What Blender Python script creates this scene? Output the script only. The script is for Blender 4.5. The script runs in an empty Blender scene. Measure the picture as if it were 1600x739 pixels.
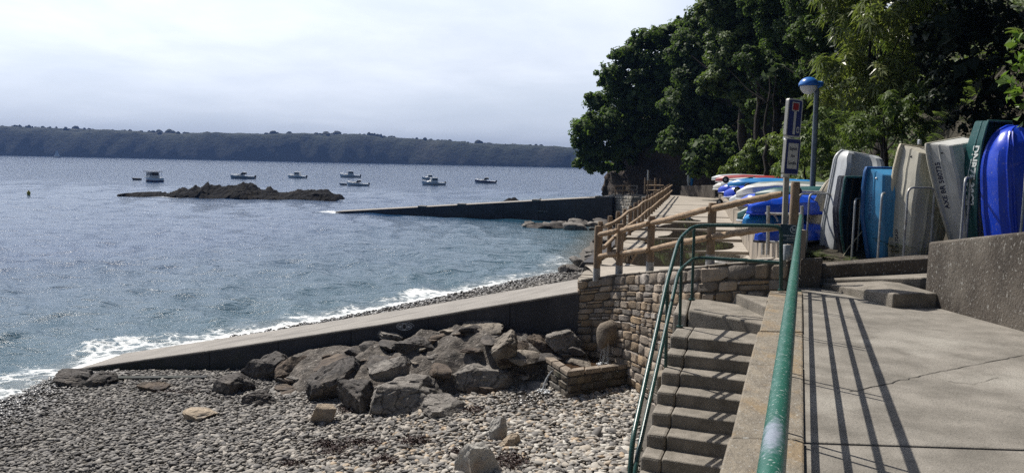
import bpy, math, random
import numpy as np
from mathutils import Vector, Matrix, noise as mnoise
rng = np.random.default_rng(7)
random.seed(7)
S = bpy.context.scene
COL = S.collection
R = math.radians

# ------------------------------------------------------------------ camera
FPX, PITCH, ROLL, H = 1200.0, R(5.45), R(1.214), 5.0
_F = Vector((0, math.cos(PITCH), -math.sin(PITCH)))
_R0 = Vector((1, 0, 0))
_U0 = Vector((0, math.sin(PITCH), math.cos(PITCH)))
_RR = _R0 * math.cos(ROLL) + _U0 * math.sin(ROLL)
_UU = -_R0 * math.sin(ROLL) + _U0 * math.cos(ROLL)
cam_d = bpy.data.cameras.new('camera')
cam_d.sensor_width = 36; cam_d.lens = 27; cam_d.clip_start = 0.05; cam_d.clip_end = 20000
cam = bpy.data.objects.new('camera', cam_d)
mw = Matrix(((_RR.x, _UU.x, -_F.x, 0), (_RR.y, _UU.y, -_F.y, 0), (_RR.z, _UU.z, -_F.z, H), (0, 0, 0, 1)))
cam.matrix_world = mw
COL.objects.link(cam)
S.camera = cam


def ray(px, py):
    d = _RR * ((px - 800) / FPX) - _UU * ((py - 369.5) / FPX) + _F
    return d / d.y


def D(px, py, Y):          # the survey point seen at a pixel, Y metres ahead
    d = ray(px, py)
    return Vector((d.x * Y, Y, H + d.z * Y))


def Z(px, py, z):          # the survey point seen at a pixel, at height z
    d = ray(px, py); t = (z - H) / d.z
    return Vector((d.x * t, t, z))


def PATHZ(y): return 3.47 - 0.009 * y


def PL(px, py):
    d = ray(px, py); t = (3.47 - H) / (d.z + 0.009)
    return Vector((d.x * t, t, H + d.z * t))


# ------------------------------------------------------------------ object helpers
LOC = {}


def tag(o, label=None, cat=None, group=None, kind=None):
    if label: o['label'] = label
    if cat: o['category'] = cat
    if group: o['group'] = group
    if kind: o['kind'] = kind
    return o


def thing(name, label, cat, loc=(0, 0, 0), group=None, rot=None):
    o = bpy.data.objects.new(name, None)
    o.empty_display_size = 0.2
    COL.objects.link(o)
    o.location = loc
    if rot is not None: o.rotation_euler = rot
    LOC[o.name] = Vector(loc)
    return tag(o, label, cat, group)


def copy_tree(o, parent=None):
    c = o.copy(); COL.objects.link(c); c.parent = parent
    for ch in list(o.children):
        copy_tree(ch, c)
    return c


def link_mesh(name, me, mat, parent=None, local=False, origin=False, smooth=False):
    if mat is not None: me.materials.append(mat)
    if smooth:
        me.polygons.foreach_set('use_smooth', np.ones(len(me.polygons), dtype=bool))
    o = bpy.data.objects.new(name, me)
    COL.objects.link(o)
    if parent is not None:
        o.parent = parent
        if not local:
            base = parent; off = Vector((0, 0, 0))
            while base is not None:
                off += LOC.get(base.name, Vector((0, 0, 0))); base = base.parent
            me.transform(Matrix.Translation(-off))
    elif origin:
        n = len(me.vertices); co = np.empty(n * 3, np.float32); me.vertices.foreach_get('co', co); co = co.reshape(-1, 3)
        c = Vector(((co[:, 0].min() + co[:, 0].max()) / 2, (co[:, 1].min() + co[:, 1].max()) / 2, co[:, 2].min()))
        me.transform(Matrix.Translation(-c)); o.location = c
        LOC[o.name] = c
    return o


def np_mesh(name, v, fidx):
    """fast mesh: v (N,3), fidx (M,k) all faces with k corners"""
    v = np.ascontiguousarray(v, np.float32); fidx = np.ascontiguousarray(fidx, np.int32)
    me = bpy.data.meshes.new(name)
    me.vertices.add(len(v)); me.vertices.foreach_set('co', v.ravel())
    m, k = fidx.shape
    me.loops.add(m * k); me.loops.foreach_set('vertex_index', fidx.ravel())
    me.polygons.add(m)
    me.polygons.foreach_set('loop_start', np.arange(0, m * k, k, dtype=np.int32))
    me.polygons.foreach_set('loop_total', np.full(m, k, dtype=np.int32))
    me.update(calc_edges=True)
    return me


class MB:
    def __init__(self): self.v = []; self.f = []

    def add(self, vs, fs):
        b = len(self.v)
        self.v += [tuple(p) for p in vs]; self.f += [tuple(b + i for i in q) for q in fs]
        return self

    def box(self, c, s, rz=0.0, M=None):
        hx, hy, hz = s[0] / 2, s[1] / 2, s[2] / 2
        m = Matrix.Translation(Vector(c)) @ (M if M is not None else Matrix.Rotation(rz, 4, 'Z'))
        vs = [m @ Vector((x * hx, y * hy, z * hz)) for z in (-1, 1) for y in (-1, 1) for x in (-1, 1)]
        return self.add(vs, [(0, 2, 3, 1), (4, 5, 7, 6), (0, 1, 5, 4), (2, 6, 7, 3), (0, 4, 6, 2), (1, 3, 7, 5)])

    def prism(self, top, bottom):
        """top: list of 3D points CCW from above; bottom: one z or list of 3D points"""
        n = len(top)
        bot = bottom if isinstance(bottom, list) else [Vector((p[0], p[1], bottom)) for p in top]
        fs = [tuple(range(n)), tuple(range(2 * n - 1, n - 1, -1))]
        for i in range(n):
            j = (i + 1) % n
            fs.append((i, n + i, n + j, j))
        return self.add(list(top) + list(bot), fs)

    def tube(self, pts, r, n=8, caps=True, closed=False):
        pts = [Vector(p) for p in pts]; m = len(pts)
        rs = r if isinstance(r, (list, tuple)) else [r] * m
        vs = []; fs = []
        up = None
        for i, p in enumerate(pts):
            if closed: t = pts[(i + 1) % m] - pts[i - 1]
            else: t = pts[min(i + 1, m - 1)] - pts[max(i - 1, 0)]
            t.normalize()
            if up is None:
                up = Vector((0, 0, 1)) if abs(t.z) < 0.9 else Vector((1, 0, 0))
            a = up - t * up.dot(t)
            if a.length < 1e-6: a = t.orthogonal()
            a.normalize(); up = a
            b = t.cross(a)
            for k in range(n):
                w = 2 * math.pi * k / n
                vs.append(p + (a * math.cos(w) + b * math.sin(w)) * rs[i])
        for i in range(m if closed else m - 1):
            i2 = (i + 1) % m
            for k in range(n):
                k2 = (k + 1) % n
                fs.append((i * n + k, i * n + k2, i2 * n + k2, i2 * n + k))
        if caps and not closed:
            fs.append(tuple(range(n - 1, -1, -1))); fs.append(tuple((m - 1) * n + k for k in range(n)))
        return self.add(vs, fs)

    def build(self, name, mat, parent=None, smooth=False, bevel=0, local=False, origin=None, solid=0, seg=2):
        me = bpy.data.meshes.new(name)
        me.from_pydata(self.v, [], self.f); me.update()
        if origin is None: origin = parent is None
        o = link_mesh(name, me, mat, parent, local, origin, smooth)
        if smooth:
            try: me.set_sharp_from_angle(angle=R(42))
            except Exception: pass
        if solid:
            md = o.modifiers.new('solid', 'SOLIDIFY'); md.thickness = solid; md.offset = 0
        if bevel:
            md = o.modifiers.new('bevel', 'BEVEL'); md.width = bevel; md.segments = seg; md.limit_method = 'ANGLE'; md.angle_limit = R(35)
        return o


def fillet(pts, r, n=4):
    """round the corners of a polyline"""
    pts = [Vector(p) for p in pts]; out = [pts[0]]
    for i in range(1, len(pts) - 1):
        a, b, c = pts[i - 1], pts[i], pts[i + 1]
        ra = min(r, (a - b).length * 0.49, (c - b).length * 0.49)
        p0 = b + (a - b).normalized() * ra; p1 = b + (c - b).normalized() * ra
        for k in range(n + 1):
            t = k / n
            out.append(p0 * (1 - t) ** 2 + b * 2 * t * (1 - t) + p1 * t * t)
    out.append(pts[-1])
    return out


def text_part(body, size, mat, parent, M, name='lettering', weight=0.0, local=False):
    c = bpy.data.curves.new('tmp', 'FONT'); c.body = body; c.size = size; c.align_x = 'CENTER'; c.align_y = 'CENTER'
    c.extrude = 0.001; c.offset = weight; c.resolution_u = 3
    o = bpy.data.objects.new('tmp', c); COL.objects.link(o)
    dg = bpy.context.evaluated_depsgraph_get()
    me = bpy.data.meshes.new_from_object(o.evaluated_get(dg))
    bpy.data.objects.remove(o)
    me.transform(M)
    return link_mesh(name, me, mat, parent, local)


# ------------------------------------------------------------------ materials
def nn(nt, typ, **kw):
    n = nt.nodes.new(typ)
    for k, v in kw.items(): setattr(n, k, v)
    return n


def rgb(c): return (c[0], c[1], c[2], 1)


def mat_base(name):
    m = bpy.data.materials.new(name); m.use_nodes = True
    nt = m.node_tree; b = nt.nodes['Principled BSDF']
    return m, nt, b


def mix_col(nt, fac, a, b, blend='MIX'):
    n = nn(nt, 'ShaderNodeMix', data_type='RGBA', blend_type=blend)
    for sock, val in ((n.inputs[0], fac), (n.inputs[6], a), (n.inputs[7], b)):
        if hasattr(val, 'links'): nt.links.new(val, sock)
        elif isinstance(val, (int, float)): sock.default_value = val
        else: sock.default_value = rgb(val)
    return n.outputs[2]


def noise_fac(nt, vec, scale, detail=6, rough=0.6, lo=0.35, hi=0.65, dist=0.0):
    n = nn(nt, 'ShaderNodeTexNoise'); n.inputs['Scale'].default_value = scale
    n.inputs['Detail'].default_value = detail; n.inputs['Roughness'].default_value = rough
    n.inputs['Distortion'].default_value = dist
    nt.links.new(vec, n.inputs['Vector'])
    mr = nn(nt, 'ShaderNodeMapRange'); mr.inputs[1].default_value = lo; mr.inputs[2].default_value = hi
    nt.links.new(n.outputs['Fac'], mr.inputs[0])
    return mr.outputs[0], n.outputs['Fac']


def M(name, c1, c2=None, scale=4.0, rough=0.8, bump=0.0, bscale=30.0, c3=None, s3=1.0, t3=(0.55, 0.7), island=0.0,
      spec=0.4, metal=0.0, crack=0.0, tide=None, speck=None, sspeck=60.0, vstretch=None, rvar=0.0, coat=0.0, bdist=0.02):
    m, nt, b = mat_base(name)
    tc = nn(nt, 'ShaderNodeTexCoord'); vec = tc.outputs['Object']
    if vstretch:
        mp = nn(nt, 'ShaderNodeMapping'); mp.inputs['Scale'].default_value = vstretch
        nt.links.new(vec, mp.inputs[0]); vec = mp.outputs[0]
    if c2 is None: c2 = tuple(x * 0.8 for x in c1)
    fac, raw = noise_fac(nt, vec, scale)
    col = mix_col(nt, fac, c1, c2)
    if c3 is not None:
        f3, _ = noise_fac(nt, vec, s3, lo=t3[0], hi=t3[1])
        col = mix_col(nt, f3, col, c3)
    if speck is not None:
        f4, _ = noise_fac(nt, vec, sspeck, detail=2, lo=0.62, hi=0.68)
        col = mix_col(nt, f4, col, speck)
    if crack:
        vo = nn(nt, 'ShaderNodeTexVoronoi', feature='DISTANCE_TO_EDGE'); vo.inputs['Scale'].default_value = crack
        nd = nn(nt, 'ShaderNodeTexNoise'); nd.inputs['Scale'].default_value = crack * 1.7; nd.inputs['Detail'].default_value = 5; nt.links.new(vec, nd.inputs['Vector'])
        vm = nn(nt, 'ShaderNodeVectorMath', operation='MULTIPLY_ADD'); vm.inputs[1].default_value = (.55 / crack * 2,) * 3
        nt.links.new(nd.outputs['Color'], vm.inputs[0]); nt.links.new(vec, vm.inputs[2]); nt.links.new(vm.outputs[0], vo.inputs['Vector'])
        mc = nn(nt, 'ShaderNodeMapRange'); mc.inputs[1].default_value = .004; mc.inputs[2].default_value = .045; mc.inputs[3].default_value = .75; mc.inputs[4].default_value = 0
        nt.links.new(vo.outputs['Distance'], mc.inputs[0])
        col = mix_col(nt, mc.outputs[0], col, tuple(x * .22 for x in c2))
    if tide is not None:
        z0, z1, tcol = tide
        sx = nn(nt, 'ShaderNodeSeparateXYZ'); nt.links.new(tc.outputs['Object'], sx.inputs[0])
        tn, _ = noise_fac(nt, tc.outputs['Object'], 3.0, 5, .65, .3, .7)
        ta = nn(nt, 'ShaderNodeMath', operation='MULTIPLY_ADD'); ta.inputs[1].default_value = (z1 - z0) * .8; nt.links.new(tn, ta.inputs[0]); nt.links.new(sx.outputs['Z'], ta.inputs[2])
        tm = nn(nt, 'ShaderNodeMapRange'); tm.inputs[1].default_value = z0; tm.inputs[2].default_value = z1; tm.inputs[3].default_value = .85; tm.inputs[4].default_value = 0; nt.links.new(ta.outputs[0], tm.inputs[0])
        col = mix_col(nt, tm.outputs[0], col, tcol)
    if island:
        ge = nn(nt, 'ShaderNodeNewGeometry')
        mr = nn(nt, 'ShaderNodeMapRange'); mr.inputs[3].default_value = 1 - island; mr.inputs[4].default_value = 1 + island
        nt.links.new(ge.outputs['Random Per Island'], mr.inputs[0])
        hs = nn(nt, 'ShaderNodeHueSaturation')
        nt.links.new(mr.outputs[0], hs.inputs['Value']); nt.links.new(col, hs.inputs['Color'])
        wn = nn(nt, 'ShaderNodeTexWhiteNoise', noise_dimensions='1D'); nt.links.new(ge.outputs['Random Per Island'], wn.inputs['W'])
        mr2 = nn(nt, 'ShaderNodeMapRange'); mr2.inputs[3].default_value = 0.5; mr2.inputs[4].default_value = 1.35
        nt.links.new(wn.outputs['Value'], mr2.inputs[0]); nt.links.new(mr2.outputs[0], hs.inputs['Saturation'])
        col = hs.outputs['Color']
    nt.links.new(col, b.inputs['Base Color'])
    b.inputs['Roughness'].default_value = rough
    b.inputs['Specular IOR Level'].default_value = spec
    b.inputs['Metallic'].default_value = metal
    if coat: b.inputs['Coat Weight'].default_value = coat
    if rvar:
        mr = nn(nt, 'ShaderNodeMapRange'); mr.inputs[3].default_value = rough - rvar; mr.inputs[4].default_value = rough + rvar
        nt.links.new(raw, mr.inputs[0]); nt.links.new(mr.outputs[0], b.inputs['Roughness'])
    if bump:
        n2 = nn(nt, 'ShaderNodeTexNoise'); n2.inputs['Scale'].default_value = bscale; n2.inputs['Detail'].default_value = 8
        n2.inputs['Roughness'].default_value = 0.65; nt.links.new(vec, n2.inputs['Vector'])
        bp = nn(nt, 'ShaderNodeBump'); bp.inputs['Strength'].default_value = bump; bp.inputs['Distance'].default_value = bdist
        nt.links.new(n2.outputs['Fac'], bp.inputs['Height']); nt.links.new(bp.outputs[0], b.inputs['Normal'])
    return m


def leaf_mat(name, c1, c2, trans=0.35, rough=0.5, spec=0.22):
    m, nt, b = mat_base(name)
    ge = nn(nt, 'ShaderNodeNewGeometry'); tc = nn(nt, 'ShaderNodeTexCoord')
    f1, _ = noise_fac(nt, tc.outputs['Object'], 0.5, detail=3)
    ad = nn(nt, 'ShaderNodeMath', operation='MULTIPLY_ADD'); ad.inputs[1].default_value = 0.6
    nt.links.new(ge.outputs['Random Per Island'], ad.inputs[0])
    ml = nn(nt, 'ShaderNodeMath', operation='MULTIPLY'); ml.inputs[1].default_value = 0.4; nt.links.new(f1, ml.inputs[0])
    nt.links.new(ml.outputs[0], ad.inputs[2])
    col = mix_col(nt, ad.outputs[0], c1, c2)
    nt.links.new(col, b.inputs['Base Color'])
    b.inputs['Roughness'].default_value = rough; b.inputs['Specular IOR Level'].default_value = spec
    tr = nn(nt, 'ShaderNodeBsdfTranslucent')
    tcol = mix_col(nt, 1.0, col, (1.0, 1.1, 0.5), 'MULTIPLY'); nt.links.new(tcol, tr.inputs['Color'])
    mx = nn(nt, 'ShaderNodeMixShader'); mx.inputs[0].default_value = trans
    nt.links.new(b.outputs[0], mx.inputs[1]); nt.links.new(tr.outputs[0], mx.inputs[2])
    nt.links.new(mx.outputs[0], nt.nodes['Material Output'].inputs[0])
    return m


MT = {}
MT['concrete'] = M('path_concrete', (0.255, 0.234, 0.203), (0.15, 0.137, 0.117), 3.0, 0.9, 0.9, 55, c3=(0.30, 0.28, 0.245), s3=0.9, speck=(0.09, 0.09, 0.08), sspeck=90, bdist=0.01)
MT['concrete2'] = M('ramp_concrete', (0.36, 0.32, 0.27), (0.27, 0.24, 0.20), 1.2, 0.9, 0.4, 30, c3=(0.20, 0.175, 0.15), s3=0.5)
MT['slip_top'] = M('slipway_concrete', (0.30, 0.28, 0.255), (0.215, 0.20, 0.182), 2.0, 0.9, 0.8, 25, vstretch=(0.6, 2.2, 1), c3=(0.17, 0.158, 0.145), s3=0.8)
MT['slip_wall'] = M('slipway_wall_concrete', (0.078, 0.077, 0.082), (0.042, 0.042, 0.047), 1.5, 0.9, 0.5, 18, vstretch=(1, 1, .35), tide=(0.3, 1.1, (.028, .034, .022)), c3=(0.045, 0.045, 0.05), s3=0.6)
MT['step'] = M('step_concrete', (0.255, 0.228, 0.192), (0.15, 0.134, 0.11), 5.0, 0.92, 1.0, 60, c3=(0.10, 0.09, 0.075), s3=1.6, speck=(0.42, 0.40, 0.36), sspeck=120, bdist=0.012)
MT['lichen_wall'] = M('lichen_concrete', (0.115, 0.098, 0.081), (0.055, 0.046, 0.038), 2.6, 0.95, 1.0, 45, c3=(0.17, 0.15, 0.125), s3=1.5, t3=(0.5, 0.68), vstretch=(1, 1, .55), speck=(0.30, 0.29, 0.265), sspeck=42, bdist=0.02)
MT['coping'] = M('coping_stone', (0.25, 0.215, 0.165), (0.155, 0.135, 0.108), 7.0, 0.92, 1.0, 35, c3=(0.235, 0.178, 0.112), s3=3.4, t3=(0.5, 0.62), speck=(0.32, 0.31, 0.285), sspeck=60, vstretch=(1, 0.6, 1), bdist=0.02)
MT['stone'] = M('wall_stone', (0.335, 0.265, 0.195), (0.205, 0.165, 0.126), 6.0, 0.9, 1.0, 30, c3=(0.13, 0.115, 0.10), s3=2.2, island=0.38, bdist=0.02)
MT['mortar'] = M('dark_mortar', (0.105, 0.092, 0.078), (0.06, 0.053, 0.046), 8.0, 0.95, 0.8, 40)
MT['wet_stone'] = M('damp_stone', (0.15, 0.125, 0.095), (0.075, 0.065, 0.052), 6.0, 0.75, 1.0, 30, c3=(0.06, 0.065, 0.04), s3=2.5, island=0.35, spec=0.4)
MT['pale_stone'] = M('quay_stone', (0.36, 0.33, 0.28), (0.22, 0.20, 0.17), 3.0, 0.9, 0.5, 12, island=0.3)
MT['rock_dark'] = M('dark_rock', (0.125, 0.112, 0.102), (0.048, 0.044, 0.042), 3.0, 0.85, 1.0, 14, c3=(0.19, 0.165, 0.14), s3=1.2, speck=(0.20, 0.19, 0.18), sspeck=40, bdist=0.05, crack=1.6, spec=.25)
MT['rock_brown'] = M('rust_rock', (0.16, 0.125, 0.095), (0.075, 0.06, 0.05), 3.0, 0.85, 1.0, 14, c3=(0.11, 0.10, 0.095), s3=1.3, bdist=0.05, crack=2.0, spec=.25)
MT['rock_grey'] = M('grey_rock', (0.27, 0.248, 0.222), (0.135, 0.124, 0.113), 3.0, 0.85, 1.0, 14, c3=(0.30, 0.28, 0.25), s3=1.1, speck=(0.08, 0.075, 0.07), sspeck=36, bdist=0.05, crack=1.5, spec=.25)
MT['rock_warm'] = M('warm_grey_rock', (0.30, 0.262, 0.215), (0.165, 0.145, 0.122), 3.0, 0.85, 1.0, 14, c3=(0.12, 0.108, 0.095), s3=1.6, bdist=0.05, crack=1.7, spec=.25)
MT['rock_tan'] = M('tan_rock', (0.42, 0.34, 0.245), (0.26, 0.21, 0.16), 3.0, 0.85, 1.0, 14, c3=(0.30, 0.27, 0.23), s3=1.4, bdist=0.04)
MT['rock_pale'] = M('pale_rock', (0.45, 0.43, 0.39), (0.27, 0.255, 0.235), 3.5, 0.85, 1.0, 14, c3=(0.36, 0.26, 0.17), s3=1.4, bdist=0.04)
MT['rock_reef'] = M('reef_rock', (0.011, 0.011, 0.013), (0.006, 0.006, 0.007), 0.8, 0.85, 1.0, 3, c3=(0.022, 0.019, 0.016), s3=0.4, t3=(0.55, 0.66), bdist=0.3, spec=0.1)
MT['rubble'] = M('mortared_rubble', (0.165, 0.145, 0.125), (0.075, 0.067, 0.06), 5.0, 0.95, 1.0, 22, c3=(0.27, 0.235, 0.20), s3=1.6, speck=(0.38, 0.35, 0.31), sspeck=16, bdist=0.06)
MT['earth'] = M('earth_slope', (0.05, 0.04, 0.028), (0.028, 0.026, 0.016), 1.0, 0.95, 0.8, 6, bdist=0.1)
MT['cliff'] = M('cliff_earth', (0.075, 0.055, 0.042), (0.035, 0.028, 0.024), 0.5, 0.95, 1.0, 2.5, c3=(0.03, 0.03, 0.02), s3=0.3, bdist=0.4)
MT['sand'] = M('beach_grit', (0.13, 0.118, 0.102), (0.07, 0.064, 0.056), 6.0, 0.95, 0.8, 30)
MT['wood'] = M('weathered_wood', (0.40, 0.29, 0.19), (0.25, 0.175, 0.115), 4.0, 0.85, 0.6, 22, c3=(0.44, 0.38, 0.30), s3=2.6, speck=(0.12, 0.085, 0.06), sspeck=14, vstretch=(1, 1, 3))
MT['wood_post'] = M('dark_weathered_wood', (0.265, 0.19, 0.125), (0.165, 0.12, 0.082), 4.0, 0.85, 0.5, 22, c3=(0.33, 0.27, 0.20), s3=3, vstretch=(3, 3, 0.7))
MT['shoe'] = M('galvanised_shoe', (0.36, 0.36, 0.355), (0.25, 0.25, 0.25), 9, 0.6, 0.1, 30, metal=0.3)
MT['galv'] = M('galvanised_steel', (0.42, 0.43, 0.43), (0.28, 0.285, 0.29), 12, 0.45, 0.1, 60, metal=0.6, c3=(0.24, 0.2, 0.16), s3=3)
MT['darkmetal'] = M('dark_steel', (0.035, 0.036, 0.038), (0.02, 0.02, 0.02), 9, 0.5, metal=0.5)
MT['green'] = M('chipped_green_paint', (0.012, 0.082, 0.056), (0.020, 0.110, 0.078), 7, 0.36, 0.15, 50, c3=(0.075, 0.16, 0.135), s3=16.0, t3=(0.60, 0.72), speck=(0.26, 0.32, 0.30), sspeck=95, spec=0.5)
MT['green2'] = M('dark_green_paint', (0.009, 0.042, 0.035), (0.014, 0.058, 0.048), 7, 0.32, 0.1, 50, speck=(0.15, 0.2, 0.18), sspeck=70, spec=0.5)
MT['worn'] = M('bare_worn_metal', (0.30, 0.31, 0.36), (0.22, 0.24, 0.27), 20, 0.4, 0.1, 60, metal=0.3)
MT['white'] = M('white_gelcoat', (0.84, 0.84, 0.82), (0.76, 0.76, 0.74), 2, 0.35, c3=(0.55, 0.53, 0.48), s3=3, t3=(0.6, 0.8))
MT['white_sign'] = M('white_sign_enamel', (0.52, 0.51, 0.47), (0.43, 0.42, 0.39), 5, 0.4)
MT['navy'] = M('navy_blue', (0.012, 0.025, 0.14), (0.01, 0.02, 0.11), 5, 0.4)
MT['red'] = M('sign_red', (0.30, 0.012, 0.016), None, 5, 0.4)
MT['tealsign'] = M('teal_sign', (0.012, 0.038, 0.062), (0.016, 0.046, 0.07), 5, 0.6)
MT['letter'] = M('sign_lettering', (0.52, 0.55, 0.57), None, 5, 0.6)
MT['black'] = M('black_rubber', (0.014, 0.014, 0.015), None, 5, 0.7)
MT['lampblue'] = M('blue_lamp_enamel', (0.02, 0.125, 0.42), (0.025, 0.15, 0.46), 6, 0.3, spec=0.5)
MT['globe'] = M('frosted_globe', (0.66, 0.63, 0.56), (0.58, 0.55, 0.48), 6, 0.35)
MT['lamppole'] = M('blue_grey_pole', (0.14, 0.165, 0.185), (0.095, 0.11, 0.125), 4, 0.5, c3=(0.26, 0.28, 0.29), s3=2.5, metal=0.3)


def gel(name, c, c2=None, rough=0.42, stain=0.66, s3=2.6):
    return M(name, c, c2 or tuple(x * 0.8 for x in c), 4, rough, 0.06, 14, speck=tuple(min(1, x * .5 + .12) for x in c), sspeck=30, rvar=.12, c3=tuple(x * stain for x in c), s3=s3, t3=(0.5, 0.75), spec=0.5, vstretch=(2.2, 2.2, 0.6))


MT['g_grey'] = gel('grey_plastic_hull', (0.47, 0.49, 0.50))
MT['g_cream'] = gel('cream_gelcoat', (0.60, 0.53, 0.39))
MT['g_cream2'] = gel('old_cream_gelcoat', (0.55, 0.52, 0.43), stain=0.68)
MT['g_white'] = gel('off_white_gelcoat', (0.60, 0.60, 0.57))
MT['g_sky'] = gel('sky_blue_gelcoat', (0.055, 0.26, 0.50))
MT['g_rimblue'] = gel('dark_blue_rim', (0.015, 0.10, 0.30))
MT['g_black'] = gel('blackish_hull', (0.012, 0.014, 0.022))
MT['g_dkgreen'] = gel('dark_green_hull', (0.010, 0.085, 0.085))
MT['g_green'] = gel('green_paint_inside', (0.012, 0.11, 0.055))
MT['g_royal'] = gel('royal_blue_plastic', (0.010, 0.055, 0.56), rough=0.28, stain=0.85)
MT['g_royal2'] = gel('bright_blue_plastic', (0.012, 0.09, 0.68), rough=0.3, stain=0.85)
MT['g_mid'] = gel('mid_blue_plastic', (0.02, 0.25, 0.62), rough=0.32)
MT['g_teal'] = gel('teal_hull', (0.03, 0.28, 0.26))
MT['g_red'] = gel('red_hull', (0.36, 0.04, 0.04))
MT['g_lgrey'] = gel('light_grey_hull', (0.5, 0.53, 0.55))
MT['ink'] = M('blue_black_ink', (0.018, 0.025, 0.07), None, 5, 0.7)
MT['whiteink'] = M('white_brush_paint', (0.72, 0.76, 0.74), None, 5, 0.7)
MT['glass'] = M('dark_boat_window', (0.015, 0.018, 0.022), None, 5, 0.12, spec=0.6)
MT['bark'] = M('bark', (0.04, 0.032, 0.025), (0.022, 0.018, 0.015), 4, 0.95, 1.0, 14, vstretch=(2, 2, 0.4), bdist=0.05)
MT['l_oak'] = leaf_mat('oak_leaf', (0.060, 0.104, 0.034), (0.14, 0.195, 0.064), 0.55, 0.55)
MT['l_dark'] = leaf_mat('dark_leaf', (0.048, 0.080, 0.031), (0.105, 0.15, 0.054), 0.5, 0.55)
MT['l_black'] = leaf_mat('painted_shade_leaf', (0.012, 0.020, 0.010), (0.026, 0.038, 0.018), 0.12, 0.5)  # near-black tone puts the hollow's deep shade into the leaf colour
MT['l_mid'] = leaf_mat('mid_leaf', (0.066, 0.100, 0.034), (0.14, 0.185, 0.068), 0.42, 0.5, 0.25)
MT['l_bright'] = leaf_mat('bright_leaf', (0.10, 0.145, 0.04), (0.24, 0.26, 0.095), 0.45, 0.36, 0.5)
MT['l_fern'] = leaf_mat('fern_leaf', (0.09, 0.145, 0.038), (0.19, 0.23, 0.08), 0.42, 0.45, 0.4)
MT['l_lime'] = leaf_mat('lime_leaf', (0.10, 0.17, 0.03), (0.19, 0.28, 0.07), 0.42, 0.36, 0.5)
MT['weed'] = M('seaweed_wrack', (0.065, 0.032, 0.024), (0.03, 0.016, 0.013), 20, 0.55, 0.4, 60)
# ------------------------------------------------------------------ sky, sun, air
SUN_A, SUN_E = R(43), R(54)          # sun: left of straight ahead, and its height
SUNV = Vector((-math.sin(SUN_A) * math.cos(SUN_E), math.cos(SUN_A) * math.cos(SUN_E), math.sin(SUN_E)))
sd = bpy.data.lights.new('sun', 'SUN'); sd.energy = 5.0; sd.angle = R(0.55); sd.color = (1.0, 0.95, 0.87)
so = bpy.data.objects.new('sun', sd); COL.objects.link(so); so.location = (-40, 40, 80)
so.rotation_euler = (-SUNV).to_track_quat('-Z', 'Y').to_euler()

w = bpy.data.worlds.new('World'); S.world = w; w.use_nodes = True
nt = w.node_tree
bg = nt.nodes['Background']
sky = nn(nt, 'ShaderNodeTexSky', sky_type='NISHITA'); sky.sun_disc = False
sky.sun_elevation = SUN_E; sky.sun_rotation = -SUN_A; sky.air_density = 1.0; sky.dust_density = 1.2; sky.ozone_density = 1.5
SKYS = 0.034
bg.inputs['Strength'].default_value = SKYS
tc = nn(nt, 'ShaderNodeTexCoord')
sep = nn(nt, 'ShaderNodeSeparateXYZ'); nt.links.new(tc.outputs['Generated'], sep.inputs[0])


def math_n(op, a, b=None, c=None, clamp=False):
    n = nn(nt, 'ShaderNodeMath', operation=op, use_clamp=clamp)
    for i, v in enumerate((a, b, c)):
        if v is None: continue
        if hasattr(v, 'links'): nt.links.new(v, n.inputs[i])
        else: n.inputs[i].default_value = v
    return n.outputs[0]


zc = math_n('MAXIMUM', sep.outputs['Z'], 0.0)
den = math_n('ADD', zc, 0.16)
cx = math_n('DIVIDE', sep.outputs['X'], den); cy = math_n('DIVIDE', sep.outputs['Y'], den)
cmb = nn(nt, 'ShaderNodeCombineXYZ'); nt.links.new(cx, cmb.inputs[0]); nt.links.new(cy, cmb.inputs[1])
def cloud_noise(scale, lo, hi, off, detail=8, rough=0.55):
    mp = nn(nt, 'ShaderNodeMapping'); mp.inputs['Location'].default_value = off
    nt.links.new(cmb.outputs[0], mp.inputs[0])
    return noise_fac(nt, mp.outputs[0], scale, detail, rough, lo, hi, 0.3)[0]
cover = cloud_noise(0.75, 0.33, 0.53, (3.1, 0.4, 0))
shade = cloud_noise(1.5, 0.36, 0.66, (1.3, 7.2, 2.0))
# cloud sheet lies over the sea; it thins out high up and behind the hill
el_hi = nn(nt, 'ShaderNodeMapRange'); el_hi.inputs[1].default_value = 0.36; el_hi.inputs[2].default_value = 0.66
el_hi.inputs[3].default_value = 1; el_hi.inputs[4].default_value = 0.06; nt.links.new(sep.outputs['Z'], el_hi.inputs[0])
el_lo = nn(nt, 'ShaderNodeMapRange'); el_lo.inputs[1].default_value = 0.055; el_lo.inputs[2].default_value = 0.115
el_lo.inputs[3].default_value = 0.7; el_lo.inputs[4].default_value = 1; nt.links.new(sep.outputs['Z'], el_lo.inputs[0])
behind = nn(nt, 'ShaderNodeMapRange'); behind.inputs[1].default_value = -0.05; behind.inputs[2].default_value = 0.45
behind.inputs[3].default_value = 0.05; behind.inputs[4].default_value = 1; nt.links.new(sep.outputs['Y'], behind.inputs[0])
eastf = nn(nt, 'ShaderNodeMapRange'); eastf.inputs[1].default_value = 0.13; eastf.inputs[2].default_value = 0.30
eastf.inputs[3].default_value = 1; eastf.inputs[4].default_value = 0.0; nt.links.new(sep.outputs['X'], eastf.inputs[0])
topf = nn(nt, 'ShaderNodeMapRange'); topf.inputs[1].default_value = 0.16; topf.inputs[2].default_value = 0.21
topf.inputs[3].default_value = 1; topf.inputs[4].default_value = 0; nt.links.new(sep.outputs['Z'], topf.inputs[0])
corner = math_n('MAXIMUM', eastf.outputs[0], topf.outputs[0])
base_c = math_n('ADD', math_n('MULTIPLY', cover, 0.5), 0.48, clamp=True)
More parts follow.
